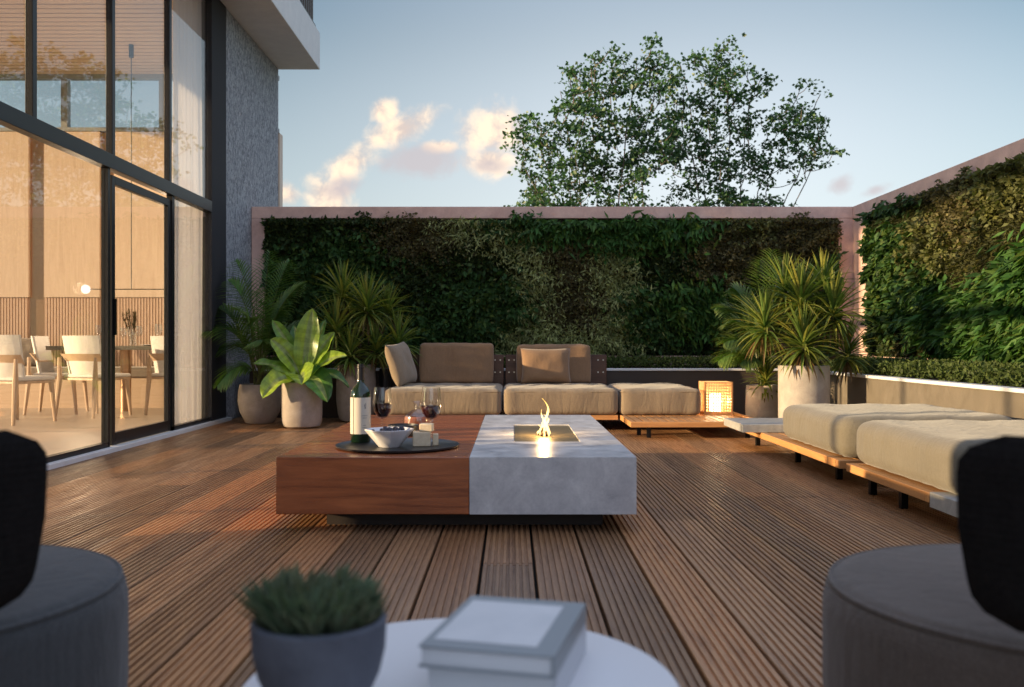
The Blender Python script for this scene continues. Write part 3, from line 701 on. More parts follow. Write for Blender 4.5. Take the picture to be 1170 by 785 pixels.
wine_glass(PX(492.5, 4.78), 4.78, TRZ, PZ(443, 4.78), .056, .26, 'wine glass of red wine at the right, behind the cheese')
# fruit bowl
def bowl():
    X, Y = PX(445, 4.55), 4.55; t = thing('bowl', (X, Y, TRZ), 'faceted white bowl of dark berries at the front of the tray', 'bowl')
    n = 8; rings = [(.052, 0), (.055, .004), (.122, .084), (.124, .090), (.116, .090), (.05, .018), (0, .016)]
    MB().lathe(rings, n=n).build('bowl_shell', mat('white_porcelain', (.78, .76, .78), .25), t, bevel=.002).rotation_euler.z = R(12)
    bm_ = mat('berry', (.012, .012, .03), .35)
    for k in range(34):
        a = rnd.uniform(0, 6.28); q = rnd.uniform(0, .082); s = rnd.uniform(.010, .014)
        MB().lathe([(0, -s), (s * .7, -s * .7), (s, 0), (s * .7, s * .7), (.3 * s, s * .95), (0, s * .85)], n=10).build('berry', bm_, t, smooth=True, loc=(q * math.cos(a), q * math.sin(a), .078 + rnd.uniform(-.004, .012)))
bowl()
# cheese
def cheese(x0, x1, y0, y1, Y, label, d=.05, z0=None, rz=0):
    X0_, X1_ = PX(x0, Y), PX(x1, Y); zt = PZ(y0, Y); zb = z0 if z0 is not None else TRZ
    mb = MB().box((-(X1_ - X0_) / 2, 0, 0), ((X1_ - X0_) / 2, d, zt - zb))
    o = mb.build('cheese', M.setdefault('cheese', stone('cheese', (.62, .48, .30), (.80, .68, .50), .6, 30, .002)), bevel=.004, loc=((X0_ + X1_) / 2, Y, zb)); o.rotation_euler.z = rz
    tag(o, label, 'cheese', 'cheese blocks on the tray'); return zt
zt = cheese(471.5, 492, 494.5, 508, 4.56, 'large rough cheese block lying at the front of the cheese pile', .09, rz=.08)
cheese(479, 494, 485, 497, 4.57, 'square cheese block stacked on top of the larger block', .06, z0=zt + .001, rz=-.05)
cheese(494.5, 501, 496.5, 507.5, 4.60, 'small cheese wedge standing to the right of the larger block', .05, rz=.1)
# black lidded dish and rosé flask
Yd = 5.24
t = thing('dish', (PX(461, Yd), Yd, TZ), 'small round black dish on the wood behind the white bowl', 'dish')
MB().lathe([(0, 0), (.080, 0), (.086, .006), (.088, .062), (.082, .064), (.078, .05), (0, .05)], n=44).build('dish_body', mat('dish_black', (.02, .02, .022), .4), t, smooth=True)
Yf = 5.55; t = thing('decanter', (PX(478, Yf), Yf, TZ), 'squat round glass decanter of rosé wine behind the glasses', 'decanter')
zt = PZ(459, Yf) - TZ; r = .092
MB().lathe([(.05, 0), (.085, .025), (r, .058), (.082, .095), (.045, .118), (.026, .13), (.024, zt * .9), (.034, zt), (.032, zt), (.022, zt * .9), (.024, .13), (.043, .116), (.08, .093), (r - .003, .058), (.082, .027), (.05, .003), (0, .003)], n=44).build('decanter_glass', M['clear'], t, smooth=True)
MB().lathe([(0, .004), (.05, .004), (.081, .028), (r - .004, .058), (.082, .088), (0, .0885)], n=40).build('rose_wine', mat('rose_wine', (.36, .14, .09), .1), t, smooth=True)

# ------------------------------------------------------------ sofas
PT = .165
def platform(x0, x1, y0, y1, name, label, group=None, zt=PT, th=.05, slat='y', gap=.012, legs=()):
    t = thing(name, ((x0 + x1) / 2, (y0 + y1) / 2, 0), label, 'platform', group)
    tm = M['teak'] if slat == 'y' else M['teak_x']
    e = .05
    for a, b_, m_ in (((x0, y0), (x1, y0 + e), 'teak_x'), ((x0, y1 - e), (x1, y1), 'teak_x'), ((x0, y0 + e + .001), (x0 + e, y1 - e - .001), 'teak'), ((x1 - e, y0 + e + .001), (x1, y1 - e - .001), 'teak')):
        wpart(MB().box((*a, zt - th), (*b_, zt)), 'frame', M[m_], t, bevel=.003)
    mb = MB()
    if slat == 'y':
        x = x0 + e + .01
        while x < x1 - e - .06: mb.box((x, y0 + e + .002, zt - th + .01), (x + .065, y1 - e - .002, zt - .002)); x += .065 + gap
    wpart(mb, 'slats', tm, t, bevel=.002)
    for (lx, ly) in legs: wpart(MB().box((lx - .018, ly - .018, 0), (lx + .018, ly + .018, zt - th)), 'leg', M['blackleg'], t)
    return t
g1 = 'teak platforms of the seating'
platform(-1.27, .98 + .08, 9.10, 10.4, 'teak_platform', 'long teak platform under the two back sofa seats', g1, legs=[(-1.1, 9.3), (-.1, 9.3), (.9, 9.3), (-1.1, 10.2), (.9, 10.2)])
platform(1.083, 2.33, 8.30, 10.4, 'teak_platform', 'teak bench platform carrying the lit lantern', g1, legs=[(1.28, 8.52), (1.22, 8.75), (2.2, 8.5), (2.2, 10.2)])
platform(2.0, 3.2, 5.56, 7.97, 'teak_platform', 'teak platform under the far right ottoman cushion and stone slab', g1, legs=[(2.12, 6.75), (2.12, 7.85), (2.12, 5.8 + .1), (3.1, 5.8), (3.1, 7.8)])
platform(2.0, 3.2, 4.365, 5.45, 'teak_platform', 'teak platform under the near right ottoman cushion', g1, legs=[(2.10, 5.30), (2.09, 4.86), (3.1, 5.2), (3.1, 4.5)])
def sofa(x0, x1, y0, y1, seed, label, h=.262, fab='fab_sofa', name='seat_cushion', cat='cushion', grp='seat cushions of the back sofa'):
    t = cushion(name, x1 - x0, y1 - y0, h, (.05 if fab == 'fab_sofa' else .085), M[fab], seed=seed, puff=(.008 if fab == 'fab_sofa' else .004), wr=(.004 if fab == 'fab_sofa' else .0035), piping=(h - .03,) if fab == 'fab_sofa' else None)
    t.location = ((x0 + x1) / 2, (y0 + y1) / 2, PT + .001); return tag(t, label, cat, grp)
sofa(-1.27, -.105, 9.06, 10.36, 1, 'beige seat cushion of the back sofa on the left, behind the wine glasses')
sofa(-.085, 1.055, 9.06, 10.36, 2, 'beige seat cushion in the middle, behind the flame')
sofa(1.075, 1.885, 9.06, 10.36, 3, 'beige seat cushion without backrest, left of the lantern')
sofa(2.03, 3.16, 5.60, 6.88, 4, 'pale beige ottoman cushion on the far right platform', fab='fab_light', name='ottoman_cushion', grp='ottoman cushions on the right')
sofa(2.03, 3.16, 4.16, 5.44, 5, 'pale beige ottoman cushion nearest the camera on the right platform', fab='fab_light', name='ottoman_cushion', grp='ottoman cushions on the right')
# backrest panels with rivets
for i, (a, b_) in enumerate(((-1.27, -.095), (-.075, 1.09))):
    t = thing('backrest_panel', ((a + b_) / 2, 10.5, 0), ['dark wood backrest panel behind the left sofa seat', 'dark wood backrest panel behind the middle sofa seat'][i], 'backrest', 'backrest panels of the sofa')
    zt = .752
    wpart(MB().box((a, 10.48, .17), (b_, 10.52, zt)), 'panel', M['dark_panel'], t, bevel=.006)
    for xx in (a + .04, a + .10, b_ - .10, b_ - .04):
        for zz in (.69, .55): wpart(MB().tube([(xx, 10.479, zz), (xx, 10.47, zz)], .008, 10), 'rivet', M.setdefault('rivet', mat('rivet', (.6, .58, .55), .3, .9)), t)
# back cushions & pillows
def backcush(x0, x1, ytop, Y, label, seed):
    zb = .432; zt = PZ(ytop, Y); o = cushion('back_cushion', PX(x1, Y) - PX(x0, Y), .14, (zt - zb) * 1.0, .032, M['fab_back'], seed=seed, puff=.012, wr=.005, piping=None)
    o.location = ((PX(x0, Y) + PX(x1, Y)) / 2, Y + .08, zb); o.rotation_euler.x = R(-7); tag(o, label, 'cushion', 'back cushions of the sofa'); return o
backcush(479, 563, 393.5, 10.22, 'wide brown back cushion on the left sofa seat', 1)
backcush(591, 675, 395, 10.22, 'wide brown back cushion behind the square pillow', 2)
o = pillow('throw_pillow', .56, .40, .16, M['fab_back'], seed=1); o.location = (PX(624, 10.03), 10.03, .437); o.rotation_euler = (R(-12), 0, R(3)); tag(o, 'brown square throw pillow leaning on the middle back cushion', 'pillow', 'throw pillows on the sofa')
o = pillow('throw_pillow', .56, .47, .17, M['fab_sofa'], seed=2); o.location = (PX(466, 9.75), 9.75, .437); o.rotation_euler = (R(-17), R(-4), R(77)); tag(o, 'pale beige throw pillow turned sideways at the sofa left end', 'pillow', 'throw pillows on the sofa')

# stone slabs
o = MB().box((1.85, 7.30, .166), (3.2, 7.95, .230)).build('stone_slab', M['slab_stone'], bevel=.003); tag(o, 'grey stone side slab at the far end of the right platform', 'slab', 'stone slabs on the platforms')
t = thing('stone_side_table', (2.6, 3.95, 0), 'grey stone slab table at the near end of the right platform', 'side table')
wpart(MB().box((2.0, 3.50, .096), (3.2, 4.36, .170)), 'slab', M['slab_stone'], t, bevel=.003)
for lx, ly in ((2.1, 3.6), (3.1, 3.6), (3.1, 4.2), (2.1, 4.2)): wpart(MB().box((lx - .018, ly - .018, 0), (lx + .018, ly + .018, .095)), 'leg', M['blackleg'], t)

# lantern
def lantern():
    s = .285; X, Y = 1.925 + s / 2, 9.10 + s / 2; lat = wood('pale_lattice', (.62, .38, .17), (.82, .56, .30), 'y', .5); t = thing('lantern', (X, Y, PT), 'glowing cube lantern of woven teak lattice on the bench', 'lantern')
    h = PZ(437, 9.1) - PT; hs = s / 2; wm = M['teak']; n = 10; e = .014
    fr_ = MB()
    for sx in (-1, 1):
        for sy in (-1, 1): fr_.box((sx * hs - (e if sx > 0 else 0), sy * hs - (e if sy > 0 else 0), 0), (sx * hs + (e if sx < 0 else 0), sy * hs + (e if sy < 0 else 0), h))
    fr_.build('frame', wm, t)
    MB().box((-hs + e, -hs + .002, .002), (hs - e, hs - .002, .026)).build('base', wm, t)
    for ax in (0, 1):
        for sg in (-1, 1):
            mb = MB(); w = .0095
            for k in range(n + 1):
                q = -hs + e + (s - 2 * e) * k / n
                a, b_ = (q - w / 2, sg * (hs - .004) - .003, .026), (q + w / 2, sg * (hs - .004) + .001, h - .002)
                if ax: a, b_ = (a[1], a[0], a[2]), (b_[1], b_[0], b_[2])
                mb.box(a, b_)
                zz = .03 + (h - .036) * k / n
                a, b_ = (-hs + e, sg * (hs - .0105) - .002, zz - w / 2), (hs - e, sg * (hs - .0105) + .002, zz + w / 2)
                if ax: a, b_ = (a[1], a[0], a[2]), (b_[1], b_[0], b_[2])
                mb.box(a, b_)
            mb.build('lattice', lat, t)
    mb = MB()
    for k in range(n + 1):
        q = -hs + e + (s - 2 * e) * k / n; mb.box((q - .004, -hs + e, h - .006), (q + .004, hs - e, h - .002)); mb.box((-hs + e, q - .004, h - .011), (hs - e, q + .004, h - .0065))
    mb.build('lattice', lat, t)
    MB().lathe([(0, .03), (.056, .03), (.06, .04), (.06, .195), (.055, .205), (0, .205)], n=28).build('lamp_tube', emit('lantern_glow', (1, .80, .48), 5), t, smooth=True)
    d = bpy.data.lights.new('lantern_light', 'POINT'); d.energy = 1.0; d.color = (1, .70, .38); d.shadow_soft_size = .02
    for sx, sy in ((0, -.095), (-.09, 0.03), (.09, .03)):
        l = bpy.data.objects.new('lantern_light', d); COL.objects.link(l); l.location = (sx, sy, .13); l.parent = t
lantern()

# ------------------------------------------------------------ pots and plants
def pot(X, Y, prof, material, label, name='plant_pot', grp='concrete plant pots'):
    t = thing(name, (X, Y, 0), label, 'plant pot', grp)
    r, z = prof[-1]; full = prof + [(r - .006, z + .004), (r - .016, z), (r - .02, z - .05), (0, z - .05)]
    MB().lathe(full, n=56).build('pot_body', material, t, smooth=True)
    MB().lathe([(r - .024, z - .06), (r - .024, z - .042), (0, z - .035)], n=30).build('soil', M['soil'], t, smooth=True); return t
YL1, YL2, YL3 = 10.05, 9.55, 10.3
XL1, XL2, XL3 = PX(297, YL1), PX(345, YL2), PX(407, YL3)
pot(XL1, YL1, [(0, 0), (.13, 0), (.155, .012), (.215, .13), (.238, .25), (.232, .36), (.215, .43)], M['concrete_warm'], 'rounded clay coloured pot with the palm, beside the grey column')
pot(XL2, YL2, [(0, 0), (.155, 0), (.19, .02), (.206, .07), (.21, .15), (.21, .475)], M['concrete_warm'], 'pale cylindrical pot with the broad leaved plant')
pot(XL3, YL3, [(0, 0), (.15, 0), (.185, .02), (.205, .09), (.225, .25), (.222, .45), (.21, .64)], M['concrete_warm'], 'tall clay coloured pot with the spiky plant, left of the sofa')
YR1, YR2 = 9.45, 8.62
XR1, XR2 = PX(873, YR1), PX(918.5, YR2)
pot(XR1, YR1, [(0, 0), (.12, 0), (.15, .015), (.185, .10), (.19, .22), (.185, .40), (.178, .445)], M['concrete'], 'rounded grey pot with the palm, right of the lantern')
pot(XR2, YR2, [(0, 0), (.20, 0), (.225, .015), (.235, .06), (.236, .67)], M['concrete'], 'tall straight grey pot with the spiky plant, behind the ottoman')
pot(PX(440, 10.6), 10.6, [(0, 0), (.05, 0), (.065, .01), (.068, .585)], mat('black_pot', (.012, .012, .013), .4), 'narrow black pot behind the tilted pillow')

def strip(mb, base, dirv, L, w, droop, col, col2=None, n=7, fold=.25, side=None, twist=0):
    """a strap leaf that arches under its weight"""
    p = Vector(base); d = Vector(dirv).normalized(); pts = [p.copy()]; ds = [d.copy()]
    for i in range(n):
        d = (d + Vector((0, 0, -droop / n))).normalized(); p = p + d * (L / n); pts.append(p.copy()); ds.append(d.copy())
    vs = []
    for i, (q, dd) in enumerate(zip(pts, ds)):
        t = i / n; s = dd.cross(Vector((0, 0, 1))); s = s.normalized() if s.length > .05 else Vector((1, 0, 0))
        if side is not None: s = Vector(side)
        up = s.cross(dd).normalized(); ww = w * (math.sin(math.pi * (.12 + .88 * t) ** .7) ** .8 if t < 1 else 0.02)
        vs += [q - s * ww / 2 + up * ww * fold, q, q + s * ww / 2 + up * ww * fold]
    for i in range(n):
        a = i * 3; c = col if col2 is None else tuple(x_ + (y_ - x_) * (i / n) for x_, y_ in zip(col, col2))
        o = len(mb.v); 
        mb.add([vs[a], vs[a + 1], vs[a + 2], vs[a + 3], vs[a + 4], vs[a + 5]], [(0, 1, 4, 3), (1, 2, 5, 4)], c)
def jit(c, a=.25): 
    k = 1 + rnd.uniform(-a, a); return (c[0] * k * (1 + rnd.uniform(-.1, .15)), c[1] * k, c[2] * k)
def rosette(mb, c, r, n, w=.028, up=1.0, yellow=.4):
    n = int(n * 1.5)
    for i in range(n):
        t = (i + .5) / n; az = i * 2.399963 + rnd.uniform(-.2, .2)
        el = R(88 - 125 * t + rnd.uniform(-9, 9))
        L = r * (.75 + .35 * math.sin(math.pi * min(1, t + .2))) * rnd.uniform(.85, 1.12)
        d = (math.cos(az) * math.cos(el), math.sin(az) * math.cos(el), math.sin(el))
        if rnd.random() < yellow: col, c2 = jit((.23, .27, .05)), jit((.28, .27, .06))
        else: col, c2 = jit((.09, .16, .035)), jit((.17, .22, .05))
        if t > .9: col, c2 = jit((.13, .09, .035)), jit((.20, .12, .05))
        b0 = Vector(c) + Vector(d) * .02 - Vector((0, 0, .10 * t))
        strip(mb, b0, d, L, w * rnd.uniform(.8, 1.2), .55 + .5 * t, col, c2, n=6)
def spiky(X, Y, zt, heads, label, grp):
    t = thing('spiky_plant', (X, Y, zt), label, 'plant', grp)
    tk = MB()
    for (px, py, r, n, dy) in heads:
        hx, hz = PX(px, Y + dy) - X, PZ(py, Y + dy) - zt
        tk.tube([(rnd.uniform(-.05, .05), rnd.uniform(-.05, .05), 0), (hx * .5, dy * .5, hz * .55), (hx, dy, hz)], [.022, .018, .014], 8)
        mb = MB(); rosette(mb, (hx, dy, hz), r, n); mb.build('leaf_rosette', M['leaf'], t)
    tk.build('stem', M['bark'], t, smooth=True); return t
spiky(XL3, YL3, .60, [(420, 352, .42, 90, 0), (392, 338, .40, 70, .12), (384, 378, .42, 80, -.12), (455, 392, .38, 70, 0), (400, 404, .36, 60, -.2), (444, 355, .33, 60, .2), (430, 398, .34, 50, -.05)],
      'tall spiky yellow-green plant in the tall pot left of the sofa', 'spiky plants')
spiky(XR2, YR2, .63, [(915, 345, .42, 90, .05), (952, 357, .40, 90, 0), (918, 392, .40, 90, -.12), (968, 402, .34, 60, .1), (940, 325, .34, 60, .25), (897, 330, .34, 50, .2), (874, 372, .40, 80, .1)],
      'tall spiky yellow-green plant in the straight grey pot by the right planter', 'spiky plants')
def palm(X, Y, zt, fronds, label, n=26, ll=.30, cols=((.06, .13, .03), (.14, .22, .05))):
    t = thing('palm', (X, Y, zt), label, 'palm', 'potted palms')
    for (px, py, dy, bow) in fronds:
        tip = Vector((PX(px, Y + dy) - X, dy, PZ(py, Y + dy) - zt)); base = Vector((rnd.uniform(-.05, .05), rnd.uniform(-.05, .05), -.02))
        mid = (base + tip) / 2 + Vector((-tip.x * .22, 0, bow)); mb = MB(); P_ = []
        for i in range(25):
            s = i / 24; P_.append(base * (1 - s) ** 2 + mid * 2 * s * (1 - s) + tip * s * s)
        mb.tube(P_, [.008 * (1 - s / 26) + .001 for s in range(25)], 5, col=(.12, .13, .04))
        yellow = rnd.random()
        for i in range(n):
            s = .30 + .70 * i / (n - 1); k = s * 24; a = int(min(23, k)); p = P_[a].lerp(P_[a + 1], k - a); tg = (P_[a + 1] - P_[a]).normalized()
            sd_ = tg.cross(Vector((.0, -.5, 1))).normalized()
            for sg in (-1, 1):
                d = sd_ * sg * .9 + tg * (.45 + .8 * s) + Vector((0, -.05, .05))
                L = ll * (math.sin(math.pi * (.18 + .78 * (s - .3) / .7)) ** .7) * rnd.uniform(.85, 1.1)
                c0 = cols[0] if yellow < .6 else tuple(q * 1.5 for q in cols[0])
                strip(mb, p, d, L, .024, .75, jit(c0), jit(cols[1]), n=4, fold=.2)
        mb.build('frond', M['leaf'], t)
    return t
palm(XL1, YL1, .40, [(308, 290, .1, .25), (232, 378, -.1, .5), (345, 325, -.1, .35), (262, 322, .05, .4), (250, 440, -.3, .45), (275, 355, -.35, .4), (360, 370, .1, .4), (330, 300, .25, .3), (240, 405, .1, .5), (300, 390, -.5, .35), (292, 335, -.1, .25), (270, 300, .2, .3), (285, 365, -.3, .3), (322, 355, .0, .3), (240, 350, .1, .4), (325, 420, -.4, .35)],
     'green feathery palm with arching fronds beside the column, left of the big pot plant')
palm(XR1, YR1, .42, [(882, 288, .1, .25), (820, 352, 0, .45), (828, 392, -.3, .4), (838, 330, .1, .4), (846, 415, -.4, .35), (905, 330, .2, .3), (862, 372, -.4, .3), (832, 368, .2, .45), (890, 395, -.4, .3), (868, 300, -.1, .25), (848, 345, -.35, .35), (893, 300, -.2, .2), (822, 412, -.2, .4)],
     'yellow-green feathery palm with arching fronds behind the lantern', ll=.30, cols=((.075, .15, .03), (.19, .24, .06)))
# small rosette in the same pot as the palm
o = MB(); rosette(o, (0, 0, .10), .26, 60, yellow=.5); o = o.build('spiky_plant', M['leaf'], loc=(XR1 + .0, YR1 - .08, .42)); tag(o, 'small arching spiky plant at the foot of the right palm', 'plant', 'spiky plants')

def broad(t, tipx, tipy, dy, w, bow, base, face, col):
    w *= 1.3
    """broad leaf: petiole + blade with midrib and wavy edge"""
    Y = YL2; zt = .44; tip = Vector((PX(tipx, Y + dy) - XL2, dy, PZ(tipy, Y + dy) - zt)); b0 = Vector((0, 0, 0)); b1 = Vector(base)
    mid = (b1 + tip) / 2 + Vector((0, 0, bow)); mb = MB(); n = 14
    mb.tube([b0, b0.lerp(b1, .5) + Vector((0, 0, .02)), b1], [.009, .008, .006], 6, col=(.12, .20, .05))
    fv = Vector(face).normalized(); rows = []
    for i in range(n + 1):
        s = i / n; p = b1 * (1 - s) ** 2 + mid * 2 * s * (1 - s) + tip * s * s; tg = (mid - b1).lerp(tip - mid, s).normalized()
        sd_ = tg.cross(fv).normalized(); nn = sd_.cross(tg).normalized()
        ww = w * (math.sin(math.pi * min(1, (.03 + .97 * s)) ** .9) ** .55) if 0 < s < 1 else .002
        row = []
        for j in range(-4, 5):
            f = j / 4; row.append(p + sd_ * ww / 2 * f + nn * (abs(f) * ww * .22 + .012 * math.sin(s * 15 + f * 2) * abs(f) + (-.008 if j == 0 else 0)))
        rows.append(row)
    for i in range(n):
        for j in range(8):
            f = abs(j - 3.5) / 3.5
            c = (col[0] * (1.25 - .5 * f), col[1] * (1.15 - .35 * f), col[2]) if f > .2 else (.30, .38, .12)
            k = 1 + .18 * ((i % 2) - .5)
            mb.add([rows[i][j], rows[i][j + 1], rows[i + 1][j + 1], rows[i + 1][j]], [(0, 1, 2, 3)], tuple(q * k for q in c))
    mb2 = mb.build('broad_leaf', M['leaf_gloss'], t, smooth=True); bm = bmesh.new(); bm.from_mesh(mb2.data); bmesh.ops.remove_doubles(bm, verts=bm.verts, dist=1e-5); bm.to_mesh(mb2.data); bm.free()
t = thing('broad_leaf_plant', (XL2, YL2, .44), 'bright green plant with big paddle leaves in the pale cylindrical pot', 'plant')
G1, G2, G3 = (.33, .47, .05), (.17, .32, .04), (.08, .20, .04)
for a in [(357, 353, .05, .20, .02, (.02, 0, .16), (0, -1, .15), G1), (311, 366, .1, .12, .05, (-.02, .02, .18), (.2, -1, .6), G2), (309, 388, -.05, .16, .09, (-.03, 0, .12), (.2, -1, .7), G1),
          (289, 416, -.1, .12, .10, (-.06, 0, .06), (0, -.6, 1), G2), (300, 456, -.28, .21, .17, (-.05, -.04, .07), (-.3, -1, .7), G1), (345, 440, -.30, .23, .13, (0, -.04, .08), (0, -1, .6), G1),
          (374, 460, -.22, .22, .19, (.05, -.03, .07), (.3, -1, .7), G3), (396, 407, -.1, .15, .10, (.05, 0, .08), (0, -.8, 1), G1), (399, 443, .0, .11, .18, (.06, 0, .08), (.3, -.6, 1), G3),
          (382, 380, .05, .15, .03, (.04, 0, .12), (-.3, -1, .4), G1), (336, 372, .2, .14, .03, (0, .04, .15), (.1, -1, .3), G3), (372, 366, .2, .12, .03, (.03, .05, .15), (-.2, -1, .3), G3), (320, 430, .15, .12, .1, (-.04, .04, .08), (0, -.6, 1), G3)]:
    broad(t, *a)

# ------------------------------------------------------------ trees beyond the wall
def tree(px0, Y, label, poly, holes, ncl, nl, seed, stems):
    """poly: crown outline; twig clusters fill it and are joined to the stems by a growing network of limbs"""
    r_ = random.Random(seed); X, z0 = PX(px0, Y), 0.2
    t = thing('tree', (X, Y, z0), label, 'tree', 'trees beyond the wall'); t.scale.z = .965
    pp = [(PX(a, Y) - X, PZ(b_, Y) - z0) for a, b_ in poly]
    def inside(x, z):
        c = False
        for (x1, z1), (x2, z2) in zip(pp, pp[1:] + pp[:1]):
            if (z1 > z) != (z2 > z) and x < (x2 - x1) * (z - z1) / (z2 - z1) + x1: c = not c
        return c
    hh = [(PX(a, Y) - X, PZ(b_, Y) - z0, c / F * Y, d / F * Y) for a, b_, c, d in holes]
    xs = [p[0] for p in pp]; zs = [p[1] for p in pp]; cl = []
    while len(cl) < ncl:
        x, z = r_.uniform(min(xs), max(xs)), r_.uniform(min(zs), max(zs))
        if not inside(x, z) or any(((x - a) / c) ** 2 + ((z - b_) / d) ** 2 < 1 for a, b_, c, d in hh): continue
        if any((x - q.x) ** 2 + (z - q.z) ** 2 < .012 for q in cl[-60:]): continue
        cl.append(Vector((x, r_.gauss(0, .55), z)))
    nodes = [Vector((0, 0, 0))]; par = [-1]
    for (a, b_) in stems:                                    # main stems fan from the base
        q = Vector((PX(a, Y) - X, r_.uniform(-.4, .4), PZ(b_, Y) - z0)); k = 0; base = Vector((0, 0, 0)); n = 12
        for i in range(1, n + 1):
            f = i / n; p = Vector((q.x * f ** 1.25, q.y * f, q.z * f ** .92)) + Vector((r_.gauss(0, .025), r_.gauss(0, .025), 0))
            nodes.append(p); par.append(k); k = len(nodes) - 1
    cl.sort(key=lambda c: c.length)
    for c in cl:
        best = min(range(1, len(nodes)), key=lambda i: (nodes[i] - c).length + (1.2 * max(0, nodes[i].z - c.z + .12)))
        a = nodes[best]; k = best; L = (c - a).length; n = max(2, int(L / .12))
        for i in range(1, n + 1):
            f = i / n; p = a.lerp(c, f) + Vector((0, 0, -.12 * L * math.sin(math.pi * f))) + Vector((r_.gauss(0, .012), r_.gauss(0, .012), 0))
            nodes.append(p); par.append(k); k = len(nodes) - 1
    w = [1.0] * len(nodes); kids = {}
    for i in range(len(nodes) - 1, 0, -1): w[par[i]] += w[i] * .5; kids.setdefault(par[i], []).append(i)
    def rad(i): return min(.055, .0042 * w[i] ** .5 + .0028)
    tb, br = MB(), MB(); seen = set(); nst = 1 + 12 * len(stems)
    starts = [(par[i], i) for p_, ks in kids.items() for n_, i in enumerate(sorted(ks, key=lambda q: -w[q])) if n_ > 0 or p_ == 0]
    for p_, i in starts:
        path = [nodes[p_]]; rr = [rad(i)]; k = i
        while True:
            path.append(nodes[k]); rr.append(rad(k))
            if k not in kids: break
            k = max(kids[k], key=lambda q: w[q])
        (tb if i < nst else br).tube(path, rr, 6 if i < nst else 4, cap=False)
    tb.build('trunk', M['bark'], t, smooth=True); br.build('branches', M['bark'], t, smooth=True)
    P = np.array([tuple(c) for c in cl]); k = nr.integers(0, len(P), nl); off = nr.normal(0, 1, (nl, 3)) * np.array([.10, .10, .05])
    Pl = P[k] + off; C = np.array([.045, .105, .038])[None] * nr.uniform(.55, 1.45, nl)[:, None] * nr.uniform(.8, 1.2, (len(P), 1))[k]
    sz = nr.uniform(.75, 1.25, nl)
    V, Fc, Cc = leaf_field(Pl, nr.normal(0, 1, (nl, 3)) * np.array([1, 1, .5]), .088 * sz, .066 * sz, C, .25)
    npmesh('crown', V, Fc, Cc, M['leaf'], t)
TY_ = 18.0
tree(690, TY_, 'broad leafy multi-stemmed tree, the left one beyond the pink wall',
     [(560, 245), (600, 225), (603, 200), (588, 165), (584, 138), (600, 118), (622, 128), (640, 106), (652, 66), (690, 58), (735, 52), (762, 50), (768, 90), (775, 140), (765, 190), (752, 250)],
     [(628, 118, 14, 12), (747, 205, 14, 26), (612, 175, 10, 8), (700, 150, 8, 8)], 380, 9800, 3, [(610, 140), (640, 90), (672, 70), (700, 62), (725, 66), (755, 70), (595, 175)])
tree(832, TY_ + .8, 'airier multi-stemmed tree with a limb reaching right, beyond the pink wall',
     [(752, 245), (765, 200), (758, 150), (772, 110), (768, 60), (800, 52), (828, 44), (852, 60), (872, 84), (880, 92), (918, 90), (932, 112), (948, 140), (956, 165), (930, 190), (900, 200), (896, 245)],
     [(868, 135, 9, 40), (790, 88, 13, 12), (862, 205, 20, 16), (780, 195, 14, 9), (905, 205, 22, 12), (812, 150, 9, 9), (885, 120, 10, 14)], 330, 8200, 8, [(775, 130), (785, 70), (815, 60), (835, 55), (858, 90), (930, 150), (900, 110), (925, 185)])

# ------------------------------------------------------------ foreground
WT = .40; RW = .31; CX, CY = -.072, 1.29
t = thing('side_table', (CX, CY, 0), 'round white side table in the foreground carrying books and a pot', 'table')
MB().lathe([(0, WT - .028), (RW - .012, WT - .028), (RW, WT - .020), (RW, WT - .006), (RW - .006, WT), (0, WT)], n=96).build('tabletop', mat('white_lacquer', (.76, .76, .78), .3), t, smooth=True)
MB().lathe([(.03, .02), (.03, WT - .029)], n=24).build('column', M['blackleg'], t, smooth=True)
MB().lathe([(0, 0), (.18, 0), (.18, .012), (.03, .02), (0, .02)], n=48).build('base', M['blackleg'], t, smooth=True)
pY = 1.17; pXc = PX(365, pY)
t = thing('bowl_planter', (pXc, pY, WT), 'small blue-grey bowl pot of grassy succulent on the white table', 'plant pot')
MB().lathe([(0, .001), (.036, .001), (.046, .006), (.063, .028), (.077, .058), (.084, .088), (.0855, .115), (.086, .126), (.080, .129), (.077, .12), (.07, .09), (0, .09)], n=64).build('pot_body', stone('slate_pot', (.06, .07, .095), (.13, .145, .18), .75, 14, .0015), t, smooth=True)
MB().lathe([(.074, .09), (.074, .108), (0, .115)], n=32).build('soil', M['soil'], t, smooth=True)
t2 = tag(bpy.data.objects.new('succulent', None), 'tufted grey-green grassy plant in the blue-grey bowl pot', 'plant'); COL.objects.link(t2); t2.location = (pXc, pY, WT + .10)
mb = MB()
cls = [(0, 0)] + [(.030 * math.cos(k * 1.05), .030 * math.sin(k * 1.05)) for k in range(6)] + [(.058 * math.cos(k * .57 + .2), .058 * math.sin(k * .57 + .2)) for k in range(11)]
for (cx_, cy_) in cls:
    h_ = rnd.uniform(.045, .072); tc_ = jit((.15, .20, .13), .25)
    for i in range(48):
        a = rnd.uniform(0, 6.283); e = rnd.random() ** .7 * .75
        d = Vector((math.cos(a) * e + cx_ * 5, math.sin(a) * e + cy_ * 5, 1.0)); L = h_ * rnd.uniform(.7, 1.15); c = jit(tc_, .25)
        strip(mb, (cx_ + rnd.gauss(0, .004), cy_ + rnd.gauss(0, .004), .012 + rnd.uniform(0, .012)), d, L, .0105, .05, tuple(x_ * .75 for x_ in c), c, n=3, fold=.35)
mb.build('tuft', leafmat('succulent_leaf', .2, .6, .2), t2)
